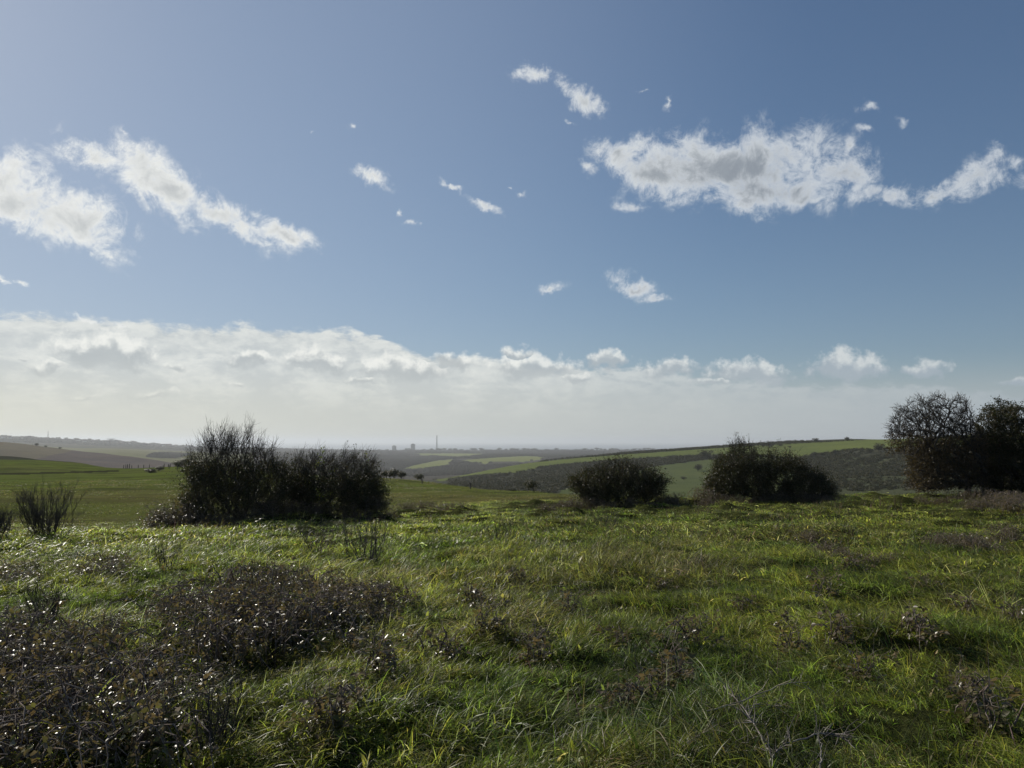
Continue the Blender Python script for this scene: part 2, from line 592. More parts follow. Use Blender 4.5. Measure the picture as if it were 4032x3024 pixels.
RELIEF = {
    -2600: [(17, 2110), (38, 2090), (80, 1975), (160, 1880), (330, 1780), (650, _z(-40)), (850, _z(-35)), (1000, 1770), (1300, 1715), (1800, _z(-20)), (2400, _z(-15)), (3000, 1740), (4000, 1725), (5200, 1705)],
    0: [(17, 2100), (38, 2088), (80, 1962), (160, 1880), (300, 1797), (600, _z(-45)), (800, _z(-40)), (1000, 1778), (1300, 1741), (1800, _z(-30)), (2400, _z(-20)), (3000, 1752), (4000, 1740), (5200, 1722)],
    290: [(17.5, 2092), (38, 2082), (80, 1958), (160, 1878), (260, 1823), (500, _z(-42)), (750, _z(-40)), (950, 1815), (1200, 1773), (1600, _z(-40)), (2200, 1785), (3000, 1768), (4000, 1750), (5200, 1733)],
    500: [(18, 2085), (38, 2075), (80, 1955), (150, 1885), (220, 1845), (450, _z(-38)), (700, _z(-40)), (900, 1838), (1120, 1792), (1400, _z(-45)), (1900, 1797), (2600, 1776), (4000, 1760), (5200, 1743)],
    700: [(20, 2055), (40, 2048), (80, 1950), (150, 1880), (210, 1840), (420, _z(-36)), (650, _z(-42)), (850, 1860), (1000, 1828), (1300, _z(-52)), (1800, 1822), (2600, 1788), (4000, 1772), (5200, 1758)],
    1100: [(21, 2045), (40, 2030), (80, 1945), (140, 1885), (190, 1862), (420, _z(-36)), (650, _z(-45)), (800, 1895), (950, 1880), (1250, _z(-58)), (1800, 1850), (2600, 1800), (4000, 1780), (5200, 1768)],
    1500: [(22, 2032), (40, 2000), (75, 1945), (115, 1905), (150, 1884), (400, _z(-34)), (600, _z(-42)), (750, 1915), (900, 1902), (1250, _z(-60)), (1800, 1866), (2700, 1812), (4000, 1786), (5200, 1774)],
    1700: [(23, 2018), (40, 1985), (70, 1942), (105, 1918), (130, 1905), (380, _z(-32)), (500, 1930), (700, 1905), (900, 1887), (1250, _z(-60)), (1900, 1856), (2800, 1808), (4000, 1788), (5200, 1774)],
    2016: [(25, 1998), (40, 1970), (60, 1953), (80, 1944), (100, 1938), (300, _z(-28)), (420, 1942), (680, 1880), (950, 1830), (1250, _z(-55)), (1900, 1838), (2800, 1800), (4000, 1786), (5200, 1773)],
    2300: [(26, 1988), (36, 1970), (50, 1957), (62, 1952), (75, 1949), (280, _z(-27)), (400, 1946), (700, 1860), (1000, 1799), (1250, _z(-45)), (1900, 1830), (2800, 1800), (4000, 1784), (5200, 1773)],
    2700: [(28, 1970), (36, 1964), (48, 1963), (60, 1970), (80, 1985), (260, _z(-26)), (380, 1962), (650, 1875), (1050, 1767), (1350, _z(-30)), (1900, 1815), (2800, 1793), (4000, 1783), (5200, 1774)],
    3000: [(28, 1960), (36, 1960), (48, 1967), (60, 1979), (80, 1996), (250, _z(-25)), (360, 1967), (620, 1870), (1050, 1751), (1400, _z(-22)), (2000, _z(-45)), (2800, 1790), (4000, 1782), (5200, 1774)],
    3550: [(28, 1953), (36, 1955), (48, 1963), (60, 1976), (80, 1994), (250, _z(-25)), (350, 1970), (580, 1862), (900, 1724), (1300, _z(-8)), (2000, _z(-45)), (2800, _z(-58)), (4000, 1780), (5200, 1774)],
    4032: [(27, 1948), (36, 1952), (48, 1961), (60, 1974), (80, 1992), (240, _z(-24)), (340, 1968), (560, 1852), (800, 1702), (1200, _z(0)), (2000, _z(-45)), (2800, _z(-58)), (4000, 1780), (5200, 1774)],
    6600: [(26, 1950), (36, 1960), (48, 1972), (60, 1982), (80, 1990), (240, _z(-22)), (340, 1960), (560, 1830), (800, 1690), (1200, _z(4)), (2000, _z(-40)), (2800, _z(-58)), (4000, 1780), (5200, 1774)],
}
_cols = sorted(RELIEF)
_caz, _cr, _ce = [], [], []
for _x in _cols:
    d_ = ray(_x, 1735.0)
    _caz.append(math.atan2(d_[0], d_[1]))
    rr = [0.6, 4.0, 10.0]; zz = [0.0, 0.0, -0.10]
    for k_, (r_, v_) in enumerate(RELIEF[_x]):
        rr.append(r_)
        if k_ < 2 and not isinstance(v_, tuple):
            v_ = v_ + ((44, 20) if _x <= 700 else (24, 12))[k_]            # the standing grass lifts the visible edge
        if isinstance(v_, tuple):
            zz.append(v_[1])
        else:
            dd = ray(_x, v_); zz.append(EYE + r_ * dd[2] / math.hypot(dd[0], dd[1]))
    rr += [6600.0, 7300.0, 9000.0]; zz += [-95.0, -122.0, -128.0]
    _cr.append(rr); _ce.append([(z - EYE) / q for z, q in zip(zz, rr)])
_caz = np.array(_caz); _cr = np.array(_cr); _ce = np.array(_ce)
# all round: beyond the outer bearings the outer column carries on
_caz = np.concatenate([[-math.pi], _caz, [math.pi]])
_cr = np.concatenate([_cr[:1], _cr, _cr[-1:]]); _ce = np.concatenate([_ce[:1], _ce, _ce[-1:]])
NAZ = 1000
_gaz = np.concatenate([np.linspace(-math.pi, -1.0, 60, endpoint=False), np.linspace(-1.0, 1.0, NAZ), np.linspace(1.0, math.pi, 60)[1:]])
_glr = np.linspace(math.log(0.6), math.log(9000.0), 900)
_lr = pchip(_caz, np.log(_cr).T.copy(), np.broadcast_to(_gaz, (_cr.shape[1], len(_gaz)))[0]).T
_ee = pchip(_caz, _ce.T.copy(), _gaz).T
_zz = _ee * np.exp(_lr)
_GZ = pchip(_lr, _zz, np.broadcast_to(_glr, (len(_gaz), len(_glr)))) + EYE

MOUNDS = []     # filled below: (x, y, radius, height)


def ground0(x, y):
    az = np.arctan2(x, y); lr = np.log(np.maximum(np.hypot(x, y), 0.61))
    i = np.clip(np.searchsorted(_gaz, az) - 1, 0, len(_gaz) - 2)
    fa = np.clip((az - _gaz[i]) / (_gaz[i + 1] - _gaz[i]), 0, 1)
    g = (lr - _glr[0]) / (_glr[1] - _glr[0])
    j = np.clip(np.floor(g).astype(int), 0, len(_glr) - 2); fb = np.clip(g - j, 0, 1)
    return (_GZ[i, j] * (1 - fa) + _GZ[i + 1, j] * fa) * (1 - fb) + (_GZ[i, j + 1] * (1 - fa) + _GZ[i + 1, j + 1] * fa) * fb


def ground(x, y):
    x = np.asarray(x, float); y = np.asarray(y, float)
    r = np.hypot(x, y)
    z = ground0(x, y)
    near = 1 - sstep(r, 26, 60)
    z = z + near * (0.12 * fbm(x / 2.6, y / 2.6, 3, 5) + 0.085 * fbm(x / 0.75, y / 0.75, 2, 9) + 0.06 * vnoise(x / 0.33, y / 0.33, 15)) * sstep(r, 1.5, 4.5)
    # tussocks: rounded bumps with little hollows between them
    tz = np.maximum(0, fbm(x / 0.9 + 40, y / 0.9, 2, 21) - 0.06)
    z = z + near * 0.42 * tz * (0.25 + 0.9 * sstep(r, 12, 24))
    z = z + sstep(r, 26, 60) * (1 - sstep(r, 250, 500)) * (0.5 * fbm(x / 26, y / 26, 4, 31, 0.45))
    z = z + sstep(r, 300, 600) * (1 - sstep(r, 4500, 6000)) * 5.0 * fbm(x / 190, y / 190, 4, 41, 0.45)
    for (mx, my, mr, mh) in MOUNDS:
        dd = (x - mx) ** 2 + ((y - my) * 0.9) ** 2
        if np.ndim(dd) == 0 or dd.min() < 9 * mr * mr:
            z = z + mh * np.exp(-(dd / (mr * mr)))
    return z


def gpt(px, r, py=1900.0):
    """point on the ground in the bearing of a photo pixel, r metres away"""
    d_ = ray(px, py); h_ = math.hypot(d_[0], d_[1])
    x, y = d_[0] / h_ * r, d_[1] / h_ * r
    return np.array([x, y, float(ground(x, y))])


def hit(px, py, r0=2.5, r1=60.0):
    """where the ray through a photo pixel meets the ground"""
    rs = np.exp(np.linspace(math.log(r0), math.log(r1), 500))
    P = at(np.full(rs.shape, float(px)), np.full(rs.shape, float(py)), rs)
    z = ground(P[:, 0], P[:, 1])
    k = np.nonzero(P[:, 2] <= z)[0]
    k = k[0] if len(k) else len(rs) - 1
    return np.array([P[k, 0], P[k, 1], z[k]])


for (mpx, mpy, mr, mh) in [(3350, 1990, .30, .26), (3480, 1985, .45, .20), (3570, 1970, .45, .22), (3330, 2000, .55, .16), (3130, 2035, .5, .2), (2905, 2085, .42, .3),
                           (1320, 2055, .42, .2), (860, 2065, .45, .2), (535, 2095, .36, .3), (440, 2135, .4, .2), (2000, 2055, .4, .18), (1560, 2090, .5, .16),
                           (3080, 2110, .6, .2), (2230, 2075, .35, .2), (3100, 2400, .5, .22), (3850, 2560, .5, .3), (3420, 2580, .4, .26), (2650, 2930, .35, .2),
                            (1080, 2490, .70, .50), (250, 2640, .8, .35), (600, 2900, .7, .3), (3600, 2250, .5, .22), (2200, 2480, .5, .2), (1800, 2350, .5, .2), (3750, 2330, .5, .24), (2450, 2300, .4, .2)]:
    p_ = at(mpx, mpy, 1.0); 
    rr_ = np.exp(np.linspace(math.log(3.0), math.log(60.0), 400))
    P_ = at(np.full(400, float(mpx)), np.full(400, float(mpy)), rr_)
    k_ = np.nonzero(P_[:, 2] <= ground0(P_[:, 0], P_[:, 1]))[0]
    k_ = k_[0] if len(k_) else 250
    MOUNDS.append((P_[k_, 0], P_[k_, 1], mr, mh * (0.42 if mpy > 2200 else 0.42)))


# ---- land cover
F1 = [(1610, 1786), (1700, 1784), (1925, 1786), (1880, 1795), (1800, 1801), (1690, 1796)]
F2 = [(1560, 1853), (1624, 1834), (1711, 1815), (1786, 1808), (1766, 1834), (1668, 1848)]
F3 = [(1796, 1814), (1942, 1802), (2073, 1795), (2112, 1797), (2165, 1805), (2062, 1818), (1935, 1817), (1914, 1826), (1850, 1822)]
F4 = [(1715, 1890), (1754, 1872), (1888, 1849), (2015, 1829), (2217, 1808), (2434, 1791), (2651, 1776), (2800, 1766), (3000, 1752), (3213, 1740), (3550, 1720), (4100, 1690), (5000, 1640),
      (5000, 1760), (4032, 1752), (3600, 1757), (3470, 1765), (3300, 1775), (3180, 1794), (3130, 1806), (3000, 1795), (2800, 1790), (2690, 1796), (2531, 1803), (2400, 1813), (2300, 1823),
      (2150, 1837), (2100, 1847), (2030, 1861), (1960, 1869), (1880, 1876), (1800, 1884), (1735, 1895)]
F5 = [(2380, 1880), (2500, 1850), (2560, 1839), (2800, 1808), (3000, 1800), (3140, 1812), (3210, 1880), (3300, 1905), (3600, 1915), (4032, 1900), (5000, 1900), (5000, 2060), (2150, 2060), (2210, 1926), (2270, 1920)]


def build_ground():
    az = np.concatenate([np.linspace(-math.pi, -0.80, 40, endpoint=False), np.linspace(-0.80, -0.62, 60, endpoint=False), np.linspace(-0.62, 0.62, 640, endpoint=False),
                         np.linspace(0.62, 0.80, 60, endpoint=False), np.linspace(0.80, math.pi, 40, endpoint=False)])
    lr = np.concatenate([np.linspace(math.log(0.7), math.log(3.0), 24, endpoint=False), np.linspace(math.log(3.0), math.log(30.0), 230, endpoint=False),
                         np.linspace(math.log(30.0), math.log(350.0), 130, endpoint=False), np.linspace(math.log(350.0), math.log(1100.0), 110, endpoint=False),
                         np.linspace(math.log(1100.0), math.log(9000.0), 130)])
    r = np.exp(lr)
    A, RR = np.meshgrid(az, r, indexing='ij')
    X = np.sin(A) * RR; Y = np.cos(A) * RR
    Z = ground(X, Y)
    na, nr = A.shape
    V = np.stack([X, Y, Z], -1).reshape(-1, 3)
    V = np.concatenate([V, [[0, 0, 0.0]]])
    idx = np.arange(na * nr).reshape(na, nr)
    nx = np.roll(idx, -1, 0)
    quads = np.stack([idx[:, :-1], idx[:, 1:], nx[:, 1:], nx[:, :-1]], -1).reshape(-1, 4)
    tris = np.stack([np.full(na, na * nr), idx[:, 0], nx[:, 0]], -1)
    # colours
    PX, PY = project(np.stack([X, Y, Z], -1))
    wob = 6 * fbm(X / 40, Y / 40, 3, 77)
    c = np.empty((na, nr, 3))
    c[:] = (0.040, 0.046, 0.016)                                  # turf between the grass blades
    def put(mask, col, soft=None):
        c[mask] = col
    mid = RR > 34
    n1 = fbm(X / 14, Y / 14, 4, 51)
    put(mid, (0.098, 0.125, 0.030))
    k = (mid & (RR < 400))
    low = np.clip(sstep(PY, 1890, 1960) * 0.75 + 0.8 * n1, 0, 1)[..., None]
    c[k] = (c * (1 - low) + np.array((0.105, 0.102, 0.042)) * low)[k]
    # trodden ruts and rough tufts across the pasture
    ca, sa = math.cos(0.62), math.sin(0.62)
    U, W = X * ca + Y * sa, -X * sa + Y * ca
    rut = sstep(fbm(U / 30, W / 3.2, 3, 57), 0.10, 0.30) * 0.40 + sstep(fbm(X / 5, Y / 5, 3, 58), 0.12, 0.34) * 0.32
    c[k] = (c * (1 - rut[..., None]) + np.array((0.045, 0.050, 0.022)) * rut[..., None])[k]
    # rough uncut strip across the pasture
    strip = k & (RR > 120) & (PX < 470) & (np.abs(PY - np.interp(PX, [-600, 0, 200, 470], [1872, 1867, 1862, 1854]) + wob * 0.25) < 3.6)
    put(strip, (0.034, 0.036, 0.018))
    far0 = RR > 260
    put(far0 & (RR <= 1500), (0.052, 0.055, 0.040))
    # ploughed and stubble hill
    hill = (RR > 420) & (RR < 1500) & (PX < 1250)
    put(hill, (0.120, 0.104, 0.098))
    put(hill & (PX + (PY - 1773) * 4.4 + wob < 290), (0.150, 0.135, 0.100))
    # fields on the far spur
    spur = (RR > 300) & (RR < 1160) & (PX > 1600)
    put(spur & in_poly(PX, PY + wob * .3, F5), (0.085, 0.105, 0.045))
    put(spur & (PX > 3150) & (PY > 1800), (0.066, 0.074, 0.044))
    put(spur & in_poly(PX, PY + wob * .2, F4), (0.112, 0.138, 0.046))
    crest = (RR > 880) & (RR < 1160) & (PX > 2050) & (PX < 3400) & (PY < 1764 + (3000 - PX) * 0.053 + 0 * wob) 
    # middle distance
    m2 = (RR > 1150) & (RR <= 4300) & (PX > 560)
    put(m2, (0.070, 0.064, 0.055))
    for f_ in (F1, F2, F3):
        put(m2 & in_poly(PX, PY, f_), (0.165, 0.185, 0.062))
    tan = (RR > 1350) & (RR < 3300) & (PX < 1000) & (PX > -400)
    put(tan, (0.150, 0.150, 0.075))
    put((RR > 3300) & (PX < 1000), (0.085, 0.082, 0.062))
    put(RR > 4300, (0.090, 0.090, 0.070))
    C = np.concatenate([c.reshape(-1, 3), [[0.04, 0.05, 0.02]]])

    def sh(t, m):
        a = t.n('ShaderNodeAttribute', attribute_name='cover')
        g = t.n('ShaderNodeNewGeometry')
        p = g.outputs['Position']
        n_f = t.noise(p, 9.0, 6.0, 0.65)
        n_m = t.noise(p, 0.55, 5.0, 0.6)
        n_l = t.noise(p, 0.035, 5.0, 0.6)
        col = t.mix(t.smooth(n_f, 0.30, 0.72), t.mix(1.0, a.outputs['Color'], (0.50, 0.50, 0.50), 'MULTIPLY'), t.mix(1.0, a.outputs['Color'], (1.30, 1.30, 1.25), 'MULTIPLY'))
        col = t.mix(t.math('MULTIPLY', t.smooth(n_m, 0.52, 0.72), 0.55), col, t.mix(1.0, a.outputs['Color'], (0.72, 0.62, 0.60), 'MULTIPLY'))
        col = t.mix(t.math('MULTIPLY', t.smooth(n_l, 0.35, 0.7), 0.5), col, t.mix(1.0, a.outputs['Color'], (1.25, 1.15, 0.95), 'MULTIPLY'))
        h = t.math('ADD', t.math('MULTIPLY', n_f, 0.12), t.math('ADD', t.math('MULTIPLY', n_m, 0.5), t.math('MULTIPLY', n_l, 2.0)))
        df = t.n('ShaderNodeBsdfDiffuse')
        t.put(df.inputs[0], col); t.put(df.inputs['Normal'], bump(t, h, 0.8, 0.6))
        return df.outputs[0]
    mat = material('ground_cover', sh)
    me = new_mesh('ground', V, [tris, quads], [mat], smooth=True, colors={'cover': C})
    link('ground', me, kind='structure', label='rolling downland turf and fields falling away to the coast', category='ground')


build_ground()


def build_sea():
    n = 180
    az = np.linspace(-1.3, 1.3, n)
    rs = np.array([6500.0, 7500, 9000, 12000, 17000, 25000, 44000])
    A, RR = np.meshgrid(az, rs, indexing='ij')
    V = np.stack([np.sin(A) * RR, np.cos(A) * RR, np.full(A.shape, -110.0)], -1).reshape(-1, 3)
    idx = np.arange(n * len(rs)).reshape(n, len(rs))
    q = np.stack([idx[:-1, :-1], idx[1:, :-1], idx[1:, 1:], idx[:-1, 1:]], -1).reshape(-1, 4)

    def sh(t, m):
        g = t.n('ShaderNodeNewGeometry')
        h = t.noise(t.vmath('MULTIPLY', g.outputs['Position'], (1, 1, 1)), 0.02, 6.0, 0.7)
        return principled(t, (0.05, 0.075, 0.085), 0.36, 0.5, bump(t, h, 0.6, 6.0))
    link('sea', new_mesh('sea', V, [q], [material('sea_water', sh)]), kind='structure', label='pale hazy sea reaching the horizon beyond the coast', category='sea')


build_sea()


def build_haze():
    x0, x1, y0, y1, z0, z1 = -46000, 46000, -12000, 46000, -129.5, 74.0
    V = [(x, y, z) for z in (z0, z1) for y in (y0, y1) for x in (x0, x1)]
    Fq = [(0, 2, 3, 1), (4, 5, 7, 6), (0, 1, 5, 4), (2, 6, 7, 3), (0, 4, 6, 2), (1, 3, 7, 5)]
    m = bpy.data.materials.new('haze_air')
    m.use_nodes = True
    t = NT(m.node_tree)
    pv = t.n('ShaderNodeVolumePrincipled')
    pv.inputs['Color'].default_value = (0.72, 0.76, 0.80, 1)
    pv.inputs['Density'].default_value = HAZE_DENSITY
    pv.inputs['Density Attribute'].default_value = ''
    pv.inputs['Anisotropy'].default_value = 0.3
    out = t.n('ShaderNodeOutputMaterial')
    t.put(out.inputs['Volume'], pv.outputs[0])
    link('haze', new_mesh('haze', V, [np.array(Fq)], [m]), kind='stuff', label='thin pale sea haze filling the air over the downs', category='haze')


HAZE_DENSITY = 9.5e-5
build_haze()

# ------------------------------------------------------------------ scattering (stuff only)
def scatter_group():
    ng = bpy.data.node_groups.new('scatter', 'GeometryNodeTree')
    ng.interface.new_socket('Geometry', in_out='INPUT', socket_type='NodeSocketGeometry')
    ng.interface.new_socket('Protos', in_out='INPUT', socket_type='NodeSocketCollection')
    ng.interface.new_socket('Geometry', in_out='OUTPUT', socket_type='NodeSocketGeometry')
    N = ng.nodes; L = ng.links
    gi = N.new('NodeGroupInput'); go = N.new('NodeGroupOutput')
    ci = N.new('GeometryNodeCollectionInfo')
    ci.inputs['Separate Children'].default_value = True
    ci.inputs['Reset Children'].default_value = True
    io = N.new('GeometryNodeInstanceOnPoints')
    io.inputs['Pick Instance'].default_value = True
    a_i = N.new('GeometryNodeInputNamedAttribute'); a_i.data_type = 'INT'; a_i.inputs[0].default_value = 'pick'
    a_r = N.new('GeometryNodeInputNamedAttribute'); a_r.data_type = 'FLOAT_VECTOR'; a_r.inputs[0].default_value = 'rot'
    a_s = N.new('GeometryNodeInputNamedAttribute'); a_s.data_type = 'FLOAT_VECTOR'; a_s.inputs[0].default_value = 'scl'
    er = N.new('FunctionNodeEulerToRotation')
    L.new(gi.outputs['Geometry'], io.inputs['Points']); L.new(gi.outputs['Protos'], ci.inputs['Collection'])
    L.new(ci.outputs[0], io.inputs['Instance']); L.new(a_i.outputs[0], io.inputs['Instance Index'])
    L.new(a_r.outputs[0], er.inputs[0]); L.new(er.outputs[0], io.inputs['Rotation']); L.new(a_s.outputs[0], io.inputs['Scale'])
    L.new(io.outputs[0], go.inputs[0])
    return ng


SCATTER = scatter_group()


def scatter(name, protos, P, pick, rot, scl, tint, mat, **props):
    """one object of kind stuff: copies of the proto meshes on the points P"""
    coll = bpy.data.collections.new(name + '_kinds')
    for i, me in enumerate(protos):
        o = bpy.data.objects.new('%s_kind_%02d' % (name, i), me)
        coll.objects.link(o)
    me = bpy.data.meshes.new(name)
    me.vertices.add(len(P)); me.vertices.foreach_set('co', np.asarray(P, np.float32).ravel())
    a = me.attributes.new('pick', 'INT', 'POINT'); a.data.foreach_set('value', np.asarray(pick, np.int32))
    a = me.attributes.new('rot', 'FLOAT_VECTOR', 'POINT'); a.data.foreach_set('vector', np.asarray(rot, np.float32).ravel())
    a = me.attributes.new('scl', 'FLOAT_VECTOR', 'POINT'); a.data.foreach_set('vector', np.asarray(scl, np.float32).ravel())
    a = me.attributes.new('tint', 'FLOAT_COLOR', 'POINT')
    t4 = np.concatenate([np.asarray(tint, np.float32), np.ones((len(P), 1), np.float32)], 1)
    a.data.foreach_set('color', t4.ravel())
    me.materials.append(mat)
    o = link(name, me, kind='stuff', **props)
    md = o.modifiers.new('scatter', 'NODES')
    md.node_group = SCATTER
    sid = [s.identifier for s in SCATTER.interface.items_tree if s.name == 'Protos'][0]
    md[sid] = coll
    return o


# ------------------------------------------------------------------ grass
def grass_shader(t, m):
    a = t.n('ShaderNodeAttribute', attribute_name='tint', attribute_type='INSTANCER')
    b = t.n('ShaderNodeAttribute', attribute_name='shade')          # per blade: hue and dryness
    col = t.mix(1.0, a.outputs['Color'], b.outputs['Color'], 'MULTIPLY')
    tr = t.mix(1.0, col, (1.36, 1.44, 0.85), 'MULTIPLY')
    return leafy(t, col, tr, 0.56, 0.38, 0.16)


M_GRASS = material('grass_blade', grass_shader)


def blade_mesh(name, rng, n, spread, h0, h1, lean, width, seg=3, dry=0.15, mat=None):
    """n curved blades leaning towards +X"""
    base = rng.normal(size=(n, 2)) * spread * 0.5
    h = rng.uniform(h0, h1, n)
    ang = rng.normal(0, 1.3, n)
    ln = np.clip(rng.normal(lean, 0.28, n), 0.05, 1.35)
    w = width * rng.uniform(0.7, 1.3, n)
    s = np.linspace(0, 1, seg + 1)
    V = []; C = []
    dirx, diry = np.cos(ang), np.sin(ang)
    cols = np.ones((n, 3)) * (0.28 + 1.75 * rng.random((n, 1)) ** 1.6)
    cols *= 1 + rng.normal(0, 0.10, (n, 3))
    isd = rng.random(n) < dry
    cols[isd] = cols[isd] * np.array([1.5, 1.25, 2.8])
    x = np.zeros(n); z = np.zeros(n)
    pts = []
    px_, pz_ = np.zeros(n), np.zeros(n)
    for i, q in enumerate(s):
        if i:
            th = ln * (0.35 + 1.0 * q)          # bends over along its length
            px_ = px_ + np.sin(np.minimum(th, 1.75)) * h / seg
            pz_ = pz_ + np.cos(np.minimum(th, 1.75)) * h / seg
        pts.append((px_.copy(), pz_.copy()))
    side = np.stack([-diry, dirx], 1)
    tw = rng.uniform(-0.8, 0.8, n)
    sd3 = np.stack([side[:, 0] * np.cos(tw), side[:, 1] * np.cos(tw), np.sin(tw)], 1)
    nv = seg * 2 + 1
    Vb = np.zeros((n, nv, 3))
    for i in range(seg + 1):
        cx = base[:, 0] + pts[i][0] * dirx; cyy = base[:, 1] + pts[i][0] * diry
        c3 = np.stack([cx, cyy, pts[i][1] - 0.01], 1)
        if i == seg:
            Vb[:, 2 * seg] = c3
        else:
            ww = (w * (1.0 - 0.75 * (s[i] ** 1.5)))[:, None] * 0.5
            Vb[:, 2 * i] = c3 - sd3 * ww; Vb[:, 2 * i + 1] = c3 + sd3 * ww
    off = np.arange(n)[:, None] * nv
    q4 = np.concatenate([off + np.array([2 * i, 2 * i + 1, 2 * i + 3, 2 * i + 2]) for i in range(seg - 1)]) if seg > 1 else np.zeros((0, 4), int)
    t3 = off + np.array([2 * seg - 2, 2 * seg - 1, 2 * seg])
    me = new_mesh(name, Vb.reshape(-1, 3), [t3, q4], [mat or M_GRASS], colors={'shade': np.repeat(cols, nv, 0)})
    return me


# where brambles crowd the turf (photo pixels, used for placing them on the ground)
BRAMBLE_ZONES = [[(640, 2440), (900, 2360), (1250, 2330), (1480, 2400), (1500, 2480), (1330, 2560), (1120, 2610), (900, 2650), (700, 2620)],
                 [(-300, 2540), (150, 2500), (420, 2560), (640, 2640), (760, 2720), (600, 2860), (450, 3060), (-300, 3060)],
                 [(-300, 2200), (140, 2215), (420, 2230), (480, 2270), (250, 2310), (-300, 2330)]]


def in_bramble(P):
    px, py = project(P)
    r = np.zeros(len(P), bool)
    for z in BRAMBLE_ZONES:
        r |= in_poly(px, py, z)
    return r


def polar_points(rng, r0, r1, dens, a0=-0.80, a1=0.80):
    """random points with a density (per square metre) that depends on the distance"""
    N = int(rng.poisson(0.5 * (r1 * r1 - r0 * r0) * (a1 - a0) * dens))
    r = np.sqrt(rng.uniform(r0 * r0, r1 * r1, N)); a = rng.uniform(a0, a1, N)
    return np.sin(a) * r, np.cos(a) * r


def grass_lean(x, y, rng):
    """direction in which the blades hang: blown over one way, turning across the meadow"""
    n = fbm(x / 2.2, y / 2.2, 3, 61)
    side = sstep(x + 1.2 * fbm(x / 3.0, y / 3.0, 2, 63), -1.0, 1.4)
    return (0.25 + side * 2.7) + n * 1.9 - 0.35 * np.pi * (1 - side) * 0 + rng.normal(0, 0.7, np.shape(x)) - 0.5


